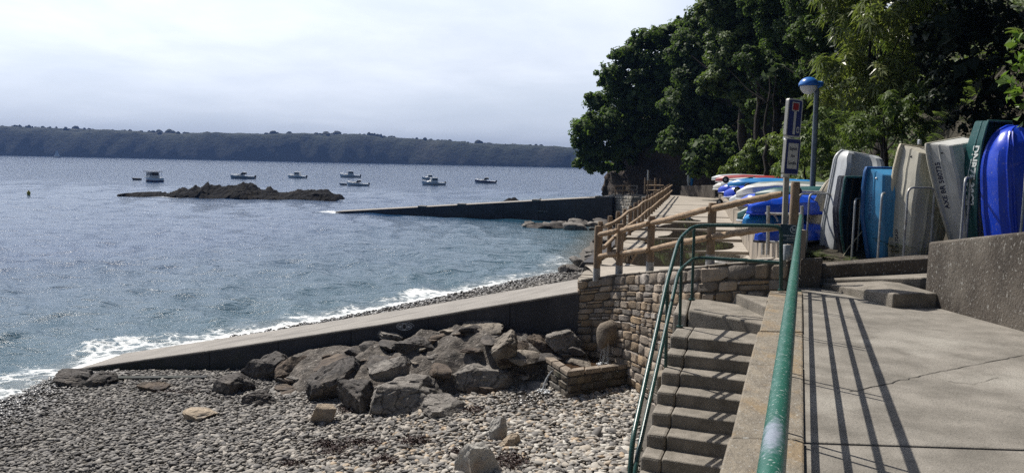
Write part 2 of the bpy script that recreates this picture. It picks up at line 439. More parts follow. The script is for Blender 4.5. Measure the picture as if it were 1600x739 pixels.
mask = math_n('MULTIPLY', math_n('MULTIPLY', base_c, el_hi.outputs[0]), math_n('MULTIPLY', el_lo.outputs[0], math_n('MULTIPLY', behind.outputs[0], corner)), clamp=True)
CL = 1.0 / SKYS
ccol = mix_col(nt, shade, tuple(CL * x for x in (0.84, 0.90, 1.0)), tuple(CL * x for x in (0.70, 0.765, 0.87)))
blue = mix_col(nt, 0.85, sky.outputs[0], tuple(CL * x for x in (0.70, 0.785, 0.91)))
# pale blue air only near the sea horizon; deep clear sky above and behind
lowair = nn(nt, 'ShaderNodeMapRange'); lowair.inputs[1].default_value = 0.2; lowair.inputs[2].default_value = 0.4
lowair.inputs[3].default_value = 1; lowair.inputs[4].default_value = 0; nt.links.new(sep.outputs['Z'], lowair.inputs[0])
lf = math_n('MULTIPLY', lowair.outputs[0], behind.outputs[0])
clear = mix_col(nt, lf, sky.outputs[0], blue)
full = mix_col(nt, mask, clear, ccol)
# the veil of cloud glows round the hidden sun
dp = nn(nt, 'ShaderNodeVectorMath', operation='DOT_PRODUCT'); nt.links.new(tc.outputs['Generated'], dp.inputs[0]); dp.inputs[1].default_value = SUNV
gl = math_n('MULTIPLY_ADD', math_n('POWER', math_n('MAXIMUM', dp.outputs['Value'], 0.0), 7.0), 2.8, 1.0)
gs = nn(nt, 'ShaderNodeVectorMath', operation='SCALE'); nt.links.new(full, gs.inputs[0]); nt.links.new(gl, gs.inputs['Scale'])
nt.links.new(gs.outputs[0], bg.inputs['Color'])

S.view_settings.view_transform = 'Standard'; S.view_settings.look = 'None'
S.view_settings.exposure = 0.28; S.view_settings.gamma = 1.0
S.render.engine = 'CYCLES'
try:
    S.cycles.use_denoising = False
    S.cycles.denoiser = 'OPENIMAGEDENOISE'
    S.cycles.max_bounces = 6; S.cycles.diffuse_bounces = 3; S.cycles.glossy_bounces = 3; S.cycles.transmission_bounces = 4
    S.cycles.volume_bounces = 0; S.cycles.transparent_max_bounces = 6
    S.cycles.sample_clamp_indirect = 4; S.cycles.sample_clamp_direct = 5
    S.cycles.caustics_reflective = False; S.cycles.caustics_refractive = False
except Exception: pass


# ------------------------------------------------------------------ shore line and beach height
SHORE = np.array([(-10.2, 2), (-9.92, 14.6), (-10.0, 16.3), (-9.6, 18.2), (-8.0, 20.4), (-4.35, 25.3), (2.42, 35.5), (3.1, 39), (5.2, 50), (7.9, 65.4), (8.6, 75), (9.5, 88), (15, 104), (60, 130), (4000, 260)])


def shore_d(x, y):
    x = np.asarray(x, float); y = np.asarray(y, float)
    best = np.full(x.shape, 1e9); sgn = np.ones(x.shape)
    for (ax, ay), (bx, by) in zip(SHORE[:-1], SHORE[1:]):
        dx, dy = bx - ax, by - ay; L2 = dx * dx + dy * dy
        t = np.clip(((x - ax) * dx + (y - ay) * dy) / L2, 0, 1)
        qx, qy = ax + t * dx, ay + t * dy
        d = np.hypot(x - qx, y - qy)
        c = dx * (y - ay) - dy * (x - ax)
        upd = d < best - 1e-9
        best = np.where(upd, d, best); sgn = np.where(upd, np.where(c < 0, 1, -1), sgn)
    return best * sgn


def wob(x, y, k=1.0, s=0):
    return (np.sin(x * 1.7 * k + y * .9 * k + s) + np.sin(x * .8 * k - y * 1.9 * k + 1.3 + s) + np.sin(x * 3.1 * k + 2 * s) * np.sin(y * 2.7 * k + .4)) / 3


def beach_z(x, y):
    d = shore_d(x, y)
    z = np.where(d > 0, 0.085 * np.minimum(d, 14) + 0.01 * np.maximum(d - 14, 0), 0.11 * d)
    z = np.maximum(z, -2.0) + 0.035 * wob(x, y, 0.7) * np.clip(d / 2, 0, 1)
    return z


def bzf(x, y): return float(beach_z(np.array([x]), np.array([y]))[0])


def grid_mesh(X, Y, Zz):
    n, m = X.shape
    v = np.stack([X, Y, Zz], -1).reshape(-1, 3)
    i = np.arange(n * m).reshape(n, m)
    q = np.stack([i[:-1, :-1], i[:-1, 1:], i[1:, 1:], i[1:, :-1]], -1).reshape(-1, 4)
    return v, q


def fbm(X, Y, scale, oct=5, seed=0, ridged=False):
    """value-noise fbm on arrays"""
    out = np.zeros(X.shape); amp = 1.0; tot = 0
    for o in range(oct):
        r = np.random.default_rng(seed * 97 + o)
        tab = r.random((256, 256))
        xs, ys = X * scale + 1000 + o * 17.3, Y * scale + 1000 + o * 9.1
        x0, y0 = np.floor(xs).astype(int), np.floor(ys).astype(int)
        fx, fy = xs - x0, ys - y0
        fx = fx * fx * (3 - 2 * fx); fy = fy * fy * (3 - 2 * fy)
        g = lambda a, b: tab[a % 256, b % 256]
        n = (g(x0, y0) * (1 - fx) + g(x0 + 1, y0) * fx) * (1 - fy) + (g(x0, y0 + 1) * (1 - fx) + g(x0 + 1, y0 + 1) * fx) * fy
        if ridged: n = 1 - np.abs(2 * n - 1)
        out += n * amp; tot += amp; amp *= 0.5; scale *= 2.03
    return out / tot


xs = np.arange(-16, 13.01, 0.2); ys = np.arange(3, 72, 0.25)
X, Y = np.meshgrid(xs, ys)
v, q = grid_mesh(X, Y, beach_z(X, Y))
tag(link_mesh('beach', np_mesh('beach', v, q), MT['sand'], smooth=True), kind='structure')

# ------------------------------------------------------------------ sea
def make_sea():
    ys = [9.0]
    while ys[-1] < 9000: ys.append(ys[-1] * 1.0088 + 0.008)
    ys = np.array(ys); an = np.tan(np.radians(np.linspace(-58, 40, 760)))
    Yg = np.repeat(ys[:, None], len(an), 1); Xg = Yg * an[None, :]
    step = Yg * 0.0092
    rr = np.random.default_rng(3)
    Zg = np.zeros_like(Yg); DX = np.zeros_like(Yg); DY = np.zeros_like(Yg)
    wind = math.radians(-112)     # waves run towards the shore
    for k in range(90):
        lam = 0.34 * (5.0 / 0.34) ** rr.random()
        th = wind + rr.normal(0, 0.85)
        kx, ky = math.cos(th) * 2 * math.pi / lam, math.sin(th) * 2 * math.pi / lam
        a = 0.0064 * lam ** 0.60
        ph = rr.random() * 6.28
        fade = np.clip((lam / step - 2.6) / 2.5, 0, 1)
        p = kx * Xg + ky * Yg + ph
        Zg += a * fade * np.sin(p)
        DX += a * fade * 0.9 * math.cos(th) * np.cos(p); DY += a * fade * 0.9 * math.sin(th) * np.cos(p)
    mod = 0.55 + 0.9 * fbm(Xg, Yg, 0.07, 3, 5)
    d = shore_d(Xg, Yg)
    shallow = np.clip(-d / 3.0, 0.12, 1)
    # low swell folding onto the shore
    sw = 0.075 * np.exp(-((-d - 2.2) / 0.55) ** 2) * (0.4 + fbm(Xg, Yg, 0.3, 2, 8)) + 0.045 * np.exp(-((-d - 5.6 + 1.2 * fbm(Xg, Yg, .12, 2, 9)) / 0.7) ** 2)
    sw = np.where(Yg < 45, sw, 0)
    Zs = Zg * mod * shallow + sw
    v, q = grid_mesh(Xg + DX * shallow * mod, Yg + DY * shallow * mod, Zs)
    # drop what lies under dry land
    dq = d.reshape(-1)[q].min(1)
    keep = dq < 3.0
    q = q[keep]
    me = np_mesh('sea', v, q)
    n1 = fbm(Xg, Yg, 0.55, 4, 11); n2 = fbm(Xg, Yg, 2.6, 3, 12)
    edge = np.exp(-((d + 0.15 + 0.9 * (n1 - 0.5)) / 0.55) ** 2) * 1.1
    brk = np.exp(-((-d - 1.0 - 1.6 * (n1 - .5)) / 0.5) ** 2) * np.clip((n1 - 0.44) * 6, 0, 1)
    lace_ = np.exp(-((d + .32 + .35 * (n1 - .5)) / .34) ** 2) * (.75 + .6 * n2) * np.clip((Yg - 16) / 2, 0, 1) * np.clip((36 - Yg) / 6, 0, 1)
    lace_ = np.maximum(lace_, .42 * np.exp(-((d + .9 + .9 * (n1 - .5)) / .7) ** 2) * np.clip(n2 * 2.6 - .7, 0, 1) * (Yg < 36))
    edge = np.maximum(edge * .6, lace_ * 1.5)
    # the breaking stretch beyond the slipway, the wash at its foot and round the near slabs
    def spot(x, y, rx, ry): return np.exp(-(((Xg - x) / rx) ** 2 + ((Yg - y) / ry) ** 2))
    extra = 1.0 * spot(-5.9, 24.2, 1.6, .6) * np.clip(n1 * 2.2 - .5, 0, 1.4) + 0.6 * spot(-9.6, 19.3, 1.4, 1.2) * np.clip(n1 * 2.2 - .5, 0, 1.2) + 0.9 * spot(-10.6, 15.4, 1.0, 2.6) * np.clip(n1 * 2.4 - .6, 0, 1.2)
    extra += 1.5 * spot(-17.2, 72.9, 1.1, .8) + 0.6 * spot(-41, 93.5, 5, 1.2) + .5 * spot(-22, 95, 7, 2.2) * n1
    foam = np.clip(np.maximum(edge * np.clip(n1 * 2.6 - 0.85, 0, 1.2), lace_ * .98) + .25 * brk + np.where(Yg > 45, extra, extra * .5), 0, 1.5) * (0.55 + 0.9 * (n2 - 0.2))
    foam = np.where((Yg < 45) | (extra > .2), foam, 0)
    a1 = me.attributes.new('foam', 'FLOAT', 'POINT'); a1.data.foreach_set('value', foam.astype(np.float32).ravel())
    a2 = me.attributes.new('depth', 'FLOAT', 'POINT'); a2.data.foreach_set('value', np.clip(-d, -2, 60).astype(np.float32).ravel())
    m, nt2, b = mat_base('sea_water')
    tcn = nn(nt2, 'ShaderNodeTexCoord')
    dep = nn(nt2, 'ShaderNodeAttribute', attribute_name='depth'); fo = nn(nt2, 'ShaderNodeAttribute', attribute_name='foam')
    mr = nn(nt2, 'ShaderNodeMapRange'); mr.inputs[1].default_value = 0; mr.inputs[2].default_value = 22; nt2.links.new(dep.outputs['Fac'], mr.inputs[0])
    sh = nn(nt2, 'ShaderNodeMapRange'); sh.inputs[1].default_value = -0.2; sh.inputs[2].default_value = 1.6; nt2.links.new(dep.outputs['Fac'], sh.inputs[0])
    col = mix_col(nt2, mr.outputs[0], (0.024, 0.070, 0.092), (0.010, 0.042, 0.110))
    col = mix_col(nt2, sh.outputs[0], (0.12, 0.125, 0.11), col)
    # foam breaks up into a lace
    vor = nn(nt2, 'ShaderNodeTexVoronoi', feature='DISTANCE_TO_EDGE'); vor.inputs['Scale'].default_value = 4.5
    nd = nn(nt2, 'ShaderNodeTexNoise'); nd.inputs['Scale'].default_value = 3.0; nd.inputs['Detail'].default_value = 5
    nt2.links.new(tcn.outputs['Object'], nd.inputs['Vector'])
    ad = nn(nt2, 'ShaderNodeMix', data_type='VECTOR'); ad.inputs[0].default_value = 0.35
    nt2.links.new(tcn.outputs['Object'], ad.inputs[4]); nt2.links.new(nd.outputs['Color'], ad.inputs[5])
    nt2.links.new(ad.outputs[1], vor.inputs['Vector'])
    lace = nn(nt2, 'ShaderNodeMapRange'); lace.inputs[1].default_value = 0.0; lace.inputs[2].default_value = 0.22; lace.inputs[3].default_value = 0.34; lace.inputs[4].default_value = -0.16
    nt2.links.new(vor.outputs['Distance'], lace.inputs[0])
    fs = nn(nt2, 'ShaderNodeMath', operation='ADD'); nt2.links.new(fo.outputs['Fac'], fs.inputs[0]); nt2.links.new(lace.outputs[0], fs.inputs[1])
    nf, _ = noise_fac(nt2, tcn.outputs['Object'], 9.0, 5, 0.7, 0.3, 0.7)
    f2 = nn(nt2, 'ShaderNodeMath', operation='MULTIPLY_ADD'); f2.inputs[1].default_value = 0.35; nt2.links.new(nf, f2.inputs[0]); nt2.links.new(fs.outputs[0], f2.inputs[2])
    fm = nn(nt2, 'ShaderNodeMapRange'); fm.inputs[1].default_value = 0.38; fm.inputs[2].default_value = 1.05; nt2.links.new(f2.outputs[0], fm.inputs[0])
    gate = nn(nt2, 'ShaderNodeMapRange'); gate.inputs[1].default_value = 0.05; gate.inputs[2].default_value = 0.3; nt2.links.new(fo.outputs['Fac'], gate.inputs[0])
    ff = nn(nt2, 'ShaderNodeMath', operation='MULTIPLY'); nt2.links.new(fm.outputs[0], ff.inputs[0]); nt2.links.new(gate.outputs[0], ff.inputs[1])
    col = mix_col(nt2, ff.outputs[0], col, (0.80, 0.82, 0.82))
    nt2.links.new(col, b.inputs['Base Color'])
    rg = nn(nt2, 'ShaderNodeMapRange'); rg.inputs[3].default_value = 0.09; rg.inputs[4].default_value = 0.8; nt2.links.new(ff.outputs[0], rg.inputs[0])
    nt2.links.new(rg.outputs[0], b.inputs['Roughness'])
    b.inputs['IOR'].default_value = 1.33
    mp = nn(nt2, 'ShaderNodeMapping'); mp.inputs['Rotation'].default_value = (0, 0, R(22)); mp.inputs['Scale'].default_value = (0.55, 1.0, 1)
    nt2.links.new(tcn.outputs['Object'], mp.inputs[0])
    def tex(sc, det, dist):
        n = nn(nt2, 'ShaderNodeTexNoise'); n.inputs['Scale'].default_value = sc; n.inputs['Detail'].default_value = det; n.inputs['Distortion'].default_value = dist
        n.inputs['Roughness'].default_value = 0.55
        nt2.links.new(mp.outputs[0], n.inputs['Vector']); return n.outputs['Fac']
    b1 = nn(nt2, 'ShaderNodeBump'); b1.inputs['Strength'].default_value = 1.0; b1.inputs['Distance'].default_value = 0.06
    nt2.links.new(tex(6.0, 6, 0.4), b1.inputs['Height'])
    cal = nn(nt2, 'ShaderNodeMapRange'); cal.inputs[1].default_value = 12; cal.inputs[2].default_value = 55; cal.inputs[3].default_value = 1.0; cal.inputs[4].default_value = 0.75; nt2.links.new(dep.outputs['Fac'], cal.inputs[0]); nt2.links.new(cal.outputs[0], b1.inputs['Strength'])
    b2 = nn(nt2, 'ShaderNodeBump'); nt2.links.new(cal.outputs[0], b2.inputs['Strength']); b2.inputs['Distance'].default_value = 0.27
    nt2.links.new(tex(1.1, 4, 0.4), b2.inputs['Height']); nt2.links.new(b1.outputs[0], b2.inputs['Normal'])
    nt2.links.new(b2.outputs[0], b.inputs['Normal'])
    tag(link_mesh('sea', me, m, smooth=True), kind='structure')


make_sea()

# ------------------------------------------------------------------ the headland across the water
def hills():
    prof = [(-420, 190), (-200, 194), (0, 198.5), (82, 201), (172, 205), (240, 207), (330, 211.5), (412, 211), (454, 212), (509, 211), (533, 213), (584, 212), (619, 216), (687, 221), (749, 226), (825, 228), (894, 232), (1000, 237), (1200, 246), (1500, 258)]
    us = np.linspace(-420, 1500, 700)
    top = np.interp(us, [a for a, _ in prof], [b for _, b in prof])
    rows = []
    Yb = 1230.0
    for k, t in enumerate(np.linspace(0, 1, 42)):
        Yr = Yb + 75 * t + 420 * max(0, t - .5) ** 2
        Xr = np.array([D(u, 250, Yb).x for u in us]) * (1 + 0.25 * t)
        ztop = np.array([D(u, b, Yb + 30).z for u, b in zip(us, top)])
        sh = (1 - (1 - min(t * 1.9, 1)) ** 2.1) if t < 0.55 else 1.0
        Z0 = ztop * (1 + 0.12 * t) * sh - 0.6
        nz = fbm(Xr, np.full_like(Xr, Yr), 0.012, 4, 21) - 0.5
        nf = fbm(Xr, np.full_like(Xr, Yr), 0.07, 3, 22) - 0.5
        Yv = Yr - 20 * nz * (1 - t) + 40 * (fbm(Xr, Xr * 0, 0.004, 3, 25) - 0.5)
        Zv = Z0 + (nz * 9 + nf * 6) * min(1, t * 6) * (1 if t < .5 else .35)
        if k == 0: Zv = np.full_like(Zv, -1.5)
        rows.append(np.stack([Xr, Yv, Zv], -1))
    A = np.stack(rows, 0)
    v, q = grid_mesh(A[..., 0], A[..., 1], A[..., 2])
    m = M('headland_scrub', (0.014, 0.022, 0.011), (0.026, 0.034, 0.017), 0.025, 0.95, 0.8, 0.2, c3=(0.055, 0.052, 0.034), s3=0.011, t3=(0.54, 0.72), bdist=4)
    tag(link_mesh('hills', np_mesh('hills', v, q), m, smooth=True), kind='structure')
    # a far-off wood along its skyline
    vs = []; fs = []; n0 = 0
    bm = __import__('bmesh').new(); __import__('bmesh').ops.create_icosphere(bm, subdivisions=2, radius=1)
    bv = np.array([x.co[:] for x in bm.verts]); bf = np.array([[l.index for l in p.verts] for p in bm.faces]); bm.free()
    big = [(117, 6, 6), (250, 8, 8), (262, 9, 9), (290, 5, 5), (240, 5, 5), (300, 6, 5), (415, 7, 6), (425, 8, 7), (436, 8, 7), (452, 6, 6), (512, 9, 9), (520, 11, 10), (529, 9, 8), (540, 5, 5), (578, 5, 7), (664, 4, 4), (745, 7, 7), (752, 6, 6), (690, 6, 5), (845, 4, 4)]
    spec = [(u, r, h) for u, r, h in big] + [(random.uniform(-100, 930), random.uniform(2.5, 5.5), random.uniform(2, 4.6)) for _ in range(150)]
    for u, r, h in spec:
        b = np.interp(u, us, top)
        p = D(u, b, Yb + 36 + random.uniform(0, 60))
        for _ in range(3):
            c = np.array([p.x + random.uniform(-.5, .5) * r, p.y + random.uniform(-.4, .4) * r, p.z + random.uniform(-.6, .35) * h])
            vv = bv * np.array([r, r, h]) * random.uniform(.5, .95)
            vv = vv * (1 + 0.35 * (np.random.default_rng(len(vs)).random((len(bv), 1)) - .5))
            vs.append(vv + c); fs.append(bf + n0); n0 += len(bv)
    o = link_mesh('woods', np_mesh('woods', np.concatenate(vs), np.concatenate(fs)), M('far_wood', (0.012, 0.018, 0.011), (0.02, 0.026, 0.014), 0.05, 0.95), smooth=True)
    tag(o, 'dark far-off trees along the skyline of the headland', 'woods', kind='stuff')
    # a pale mown field near the ridge
    pa = [D(285, 214.5, 1262), D(330, 216.6, 1262), D(326, 213.5, 1290), D(292, 212.2, 1290)]


hills()


# ------------------------------------------------------------------ reefs
def reef(name, label, pts, Yc, halfd, px0, px1, seed, amp=0.5, cat='reef'):
    us = np.linspace(px0, px1, 420); ts = np.linspace(-1, 1, 80)
    prof = np.interp(us, [a for a, _ in pts], [b for _, b in pts])
    zt = np.array([max(D(u, b, Yc).z, 0.02) for u, b in zip(us, prof)])
    Xr = np.array([D(u, 300, Yc).x for u in us])
    X = np.repeat(Xr[None], 80, 0); T = np.repeat(ts[:, None], 420, 1)
    yo = halfd * T
    base = np.clip(1 - np.abs(T) ** 1.5, 0, 1)
    edge = np.clip((1 - np.abs(np.linspace(-1, 1, 420))) * 9, 0, 1)[None]
    n = fbm(X, yo + Yc, 0.8, 5, seed, True); n2 = fbm(X, yo + Yc, 0.3, 4, seed + 1)
    Zr = zt[None] * base ** 1.1 * (0.72 + 0.5 * n) + amp * (n2 - 0.5) * 1.2 * edge - 0.32 * (1 - base)
    front = np.exp(-((T + 0.62) / 0.16) ** 2) * np.clip(n2 * 2.4 - .8, 0, 1) * 0.75 * edge
    Zr = np.maximum(Zr, 0) * 1.0 + front - 0.25 * (Zr <= 0.02) * (front < .15)
    Zr = (Zr + 0.75 * (n - 0.62) * (Zr > 0.1)) * .64
    Zr = Zr * np.clip(.35 + 1.3 * fbm(X, yo + Yc, .42, 3, seed + 5), .3, 1.25) + .22 * (fbm(X, yo + Yc, 1.9, 3, seed + 6, True) - .5) * (Zr > .1)
    Zr = np.minimum(Zr, zt[None] * 1.06 + .10)
    Zr = np.where(edge < 0.05, -0.3, Zr)
    v, q = grid_mesh(X + 0.5 * (n2 - .5), yo + Yc + 0.9 * (n - 0.5), Zr)
    tag(link_mesh(name, np_mesh(name, v, q), MT['rock_reef'], origin=True), label, cat)


reef('rocky_islet', 'long low dark rocky islet with a humped middle surrounded by sea', [(183, 306), (210, 302), (250, 301), (266, 299), (274, 294), (290, 292.5), (300, 289), (310, 288), (322, 286), (334, 285), (342, 286), (352, 282.5), (362, 284), (380, 282), (392, 286), (402, 289), (420, 291), (440, 293), (452, 292), (465, 290), (478, 289), (488, 292), (500, 295), (520, 297.5), (530, 300)], 95.5, 3.4, 183, 532, 31)
reef('rocky_islet', 'small dark rock hump showing above the far sloping pier', [(752, 318), (765, 312), (776, 307), (788, 304), (800, 305), (812, 309), (830, 309), (850, 308.5), (862, 311), (880, 310), (900, 306), (915, 304), (930, 304)], 82, 2.4, 750, 932, 41, 0.35)


# ------------------------------------------------------------------ boulders
import bmesh as _bm
def rock_mesh(name, size, seed, cuts=13, rough=0.10, sub=5, flat=0.0):
    r = np.random.default_rng(seed)
    bm = _bm.new(); _bm.ops.create_icosphere(bm, subdivisions=sub, radius=1)
    v = np.array([x.co[:] for x in bm.verts]); fcs = np.array([[l.index for l in p.verts] for p in bm.faces]); bm.free()
    for k in range(cuts):
        n = r.normal(size=3); n /= np.linalg.norm(n)
        if k == 0: n = np.array([r.normal(0, .16), -.38 + r.normal(0, .14), 1.0]); n /= np.linalg.norm(n)
        d = r.uniform(0.42, 0.76) if k else 0.55 - flat
        s = v @ n - d
        v = v - np.outer(np.maximum(s, 0) * 0.985, n)
    off = r.random(3) * 50
    disp = np.array([mnoise.fractal(Vector(p * 1.5 + off), 1.0, 2.0, 5) for p in v])
    fine = np.array([mnoise.fractal(Vector(p * 5 + off), 0.8, 2.1, 3) for p in v])
    nrm = v / (np.linalg.norm(v, axis=1, keepdims=True) + 1e-6)
    ridge = np.array([abs(mnoise.noise(Vector(p * 2.3 + off[::-1]))) for p in v])
    v = v + nrm * (disp * rough * .8 + fine * rough * 0.38 - np.clip(.12 - ridge, 0, .12) * rough * 5)[:, None]
    v = v * np.array(size) / 2
    me = np_mesh(name, v, fcs)
    return me


def boulder(px, py, wpx, hpx, label, mat, seed, name='boulder', Y=None, dz=0.0, rz=None, depth=0.85, cuts=13, flat=0.0, rough=0.10, group=None, tilt=(0, 0), lift=None):
    """rock whose lower edge sits at (px, py+h/2) on the beach"""
    if Y is None:
        lo, hi = 4, 60
        for _ in range(40):
            mid = (lo + hi) / 2; p = D(px, py + hpx * 0.38, mid)
            if p.z > bzf(p.x, p.y) + dz: lo = mid
            else: hi = mid
        Y = lo
    p = D(px, py + hpx * 0.38, Y)
    wd = wpx * Y / FPX; hgt = hpx * Y / FPX
    hh = hgt * 1.2
    me = rock_mesh(name, (wd * 1.34, wd * depth * 1.15, hh * 1.25), seed, cuts, rough, flat=flat)
    o = link_mesh(name, me, mat, smooth=True)
    try: me.set_sharp_from_angle(angle=R(38))
    except Exception: pass
    o.location = (p.x, p.y + wd * depth * 0.3, p.z + hgt * 0.28 if lift is None else lift)
    o.rotation_euler = (R(tilt[0]), R(tilt[1]), rz if rz is not None else random.uniform(-.5, .5))
    return tag(o, label, 'boulder', group)


BK, BR, GR, TN, PA = MT['rock_dark'], MT['rock_brown'], MT['rock_grey'], MT['rock_tan'], MT['rock_pale']
boulder(106, 592, 74, 32, 'dark flat-topped slab lying in the wash at the foot of the slipway', BK, 1, flat=.12, depth=.7)
boulder(156, 592, 50, 30, 'dark tilted block with a wet shining top beside the flat slab at the waterline', BK, 2, tilt=(14, -12))
boulder(240, 607, 48, 16, 'low brown slab half sunk in shingle at the slipway foot', BR, 3, flat=.1)
boulder(305, 651, 54, 22, 'small pale brown flat stone alone on the grey shingle', TN, 4, flat=.1)
boulder(502, 647, 52, 44, 'angular tan block standing out on the shingle before the dark boulders', TN, 105, cuts=22, rough=.03, tilt=(-8, 14))
boulder(365, 600, 74, 40, 'low dark rock at the left end of the boulder heap', BK, 6, depth=.7)
boulder(411, 578, 64, 46, 'dark angular boulder set against the slipway wall', BK, 7)
boulder(468, 579, 64, 50, 'rusty brown boulder with an upright cracked face', BR, 8)
boulder(402, 624, 54, 26, 'jagged little black rock on the shingle in front of the heap', BK, 9, rough=.2)
boulder(508, 600, 96, 74, 'tall dark slab sloping down to the left in the heap', BK, 10, tilt=(0, -24), flat=.1)
boulder(562, 574, 48, 54, 'dark upright boulder wedged behind the blue-grey block', BK, 11)
boulder(557, 623, 64, 58, 'blue-grey squarish block with a rough face', BK, 12, cuts=7)
boulder(633, 612, 124, 76, 'largest grey boulder with a broad flat top', GR, 13, flat=.16, depth=.9)
boulder(613, 577, 64, 36, 'grey wedge with a shadowed front above the largest boulder', GR, 14, flat=.12, dz=.45)
boulder(686, 636, 80, 36, 'low rough grey ledge at the right foot of the largest boulder', GR, 15, flat=.14)
boulder(763, 590, 98, 56, 'dark grey boulder with pale veins beside the shingle', GR, 16, flat=.08, depth=.7)
boulder(745, 520, 84, 30, 'long pale tan slab topping the heap below the slipway', MT['rock_warm'], 17, dz=.75, flat=.14)
boulder(788, 543, 64, 50, 'pale slab tilted towards the slipway high in the heap', MT['rock_warm'], 18, dz=.55, tilt=(10, -28), flat=.16)
boulder(840, 545, 62, 62, 'dark brown upright rock behind the stone basin', BR, 19, dz=.3)
boulder(833, 577, 24, 42, 'small dark stone standing against the left corner of the basin', BK, 20)
boulder(648, 543, 66, 30, 'dark hollow-sided rock in the middle of the heap', BK, 21, dz=.6)
boulder(604, 524, 50, 14, 'small flat pale stone at the foot of the painted slipway wall', GR, 26, dz=.75)
boulder(880, 530, 52, 36, 'grey rock squeezed between the stone wall and the slipway', GR, 27, dz=.6)
boulder(744, 716, 74, 72, 'weathered grey boulder standing in the foreground shingle', PA, 22, tilt=(0, 14), depth=.6)
boulder(779, 674, 40, 38, 'small pointed pale stone behind the foreground boulder', PA, 23, tilt=(0, -30), depth=.5)
boulder(797, 691, 34, 24, 'flat ochre stone lying beside the foreground boulder', TN, 24, depth=.6)
boulder(446, 608, 36, 12, 'flat rusty stone between the dark boulder and the tan block', BR, 25, flat=.1)

# rubble bank mortared against the slipway wall
def bank():
    nx, ny = 210, 90
    U = np.linspace(0, 1, nx); T = np.linspace(0, 1, ny)
    A0, A1 = np.array([-5.2, 15.75]), np.array([1.2, 14.25])     # along the wall
    X = np.zeros((ny, nx)); Y = X.copy(); Zz = X.copy()
    for j, t in enumerate(T):
        wid = np.interp(U, [0, .12, .42, .54, .75, .89, 1], [0.5, 1.5, 2.2, 2.0, 1.35, 1.0, .7])
        X[j] = A0[0] + (A1[0] - A0[0]) * U + 0.25 * t
        Y[j] = A0[1] + (A1[1] - A0[1]) * U + 0.35 - wid * t
    topz = np.interp(U, [0, .15, .35, .55, .7, .85, 1], [.6, .95, 1.15, 1.52, 1.72, 1.62, 1.5])
    bz = beach_z(X, Y)
    T2 = T[:, None]
    hgt = topz[None] - bz
    Zz = bz + hgt * (1 - T2 ** 2.3) - 0.16 * T2
    Zz += 0.30 * (fbm(X, Y, 1.3, 5, 51, True) - 0.5) * (1 - T2 ** 4) + 0.07 * (fbm(X, Y, 6, 3, 52) - .5)
    v, q = grid_mesh(X, Y, Zz)
    tag(link_mesh('rubble_bank', np_mesh('rubble_bank', v, q[:, ::-1]), MT['rubble'], origin=True, smooth=True), 'grey mortared rubble bank sloping from the slipway wall to the boulders', 'rock bank')


bank()
def bank_stones():
    r = random.Random(77); t_ = bpy.data.objects['rubble_bank']
    co = np.empty(len(t_.data.vertices) * 3, np.float32); t_.data.vertices.foreach_get('co', co); co = co.reshape(-1, 3)
    for k in range(95):
        p = co[r.randrange(len(co))]; s = r.uniform(.12, .45) if k > 34 else r.uniform(.5, .95)
        me = rock_mesh('embedded_stone', (s * r.uniform(1, 1.5), s * r.uniform(.6, .95), s * r.uniform(.3, .5)), 500 + k, 11, .08, 3)
        me.transform(Matrix.Translation(Vector(p) + Vector((0, 0, s * r.uniform(-.10, .05)))) @ Matrix.Rotation(r.uniform(0, 6.28), 4, 'Z') @ Matrix.Rotation(r.uniform(-.3, .3), 4, 'X'))
        o = link_mesh('embedded_stone', me, r.choice([BK, BK, MT['rock_warm'], GR, GR, BR] if k > 34 else [BK, MT['rock_warm'], GR, BR]), t_, local=True, smooth=True)
        try: me.set_sharp_from_angle(angle=R(38))
        except Exception: pass
bank_stones()


# ------------------------------------------------------------------ slipway
SL = [(1.32, 14.7, 2.56), (-2.6, 15.65, 1.64), (-6.2, 16.58, 0.83), (-9.76, 17.48, 0.08), (-12.0, 18.05, -0.42)]
sw_w = [2.3, 2.15, 2.0, 1.7, 1.4]
slip = thing('slipway', 'long sloping concrete slipway running down into the sea from the stone wall', 'slipway', (-4, 16, 0))
nrm = Vector((0.243, 0.97, 0))
fine_n = 70; rows_n = 16
ts = np.linspace(0, 1, fine_n)
kn = np.linspace(0, 1, 5)
xs_ = np.interp(ts, [0, .354, .679, 1.0, 1.2] / np.float64(1.2), [p[0] for p in SL]); ys_ = np.interp(ts, [0, .354, .679, 1.0, 1.2] / np.float64(1.2), [p[1] for p in SL]); zs_ = np.interp(ts, [0, .354, .679, 1.0, 1.2] / np.float64(1.2), [p[2] for p in SL]); ws_ = np.interp(ts, [0, .354, .679, 1.0, 1.2] / np.float64(1.2), sw_w)
tt = np.linspace(0, 1, rows_n)
X = xs_[None] + nrm.x * ws_[None] * tt[:, None]; Y = ys_[None] + nrm.y * ws_[None] * tt[:, None]
Zz = zs_[None] + 0.02 * (fbm(X, Y, 3, 4, 61) - .5) - 0.03 * (tt[:, None] > .97)
v, q = grid_mesh(X, Y, Zz)
link_mesh('ramp_surface', np_mesh('ramp_surface', v, q[:, ::-1]), MT['slip_top'], slip, smooth=True)
mb = MB()
wl = [Vector(p) for p in SL]
n = len(wl)
off = Vector((0.243, 0.97, 0)) * 0.005
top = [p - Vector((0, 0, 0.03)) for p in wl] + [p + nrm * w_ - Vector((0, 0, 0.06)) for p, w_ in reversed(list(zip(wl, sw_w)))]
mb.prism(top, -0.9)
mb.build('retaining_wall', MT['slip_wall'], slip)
mb = MB()     # worn lip along the near edge
mb.tube([p + Vector((0, 0.012, -0.02)) for p in wl], 0.028, 6)
mb.build('edge_lip', MT['slip_top'], slip, smooth=True)
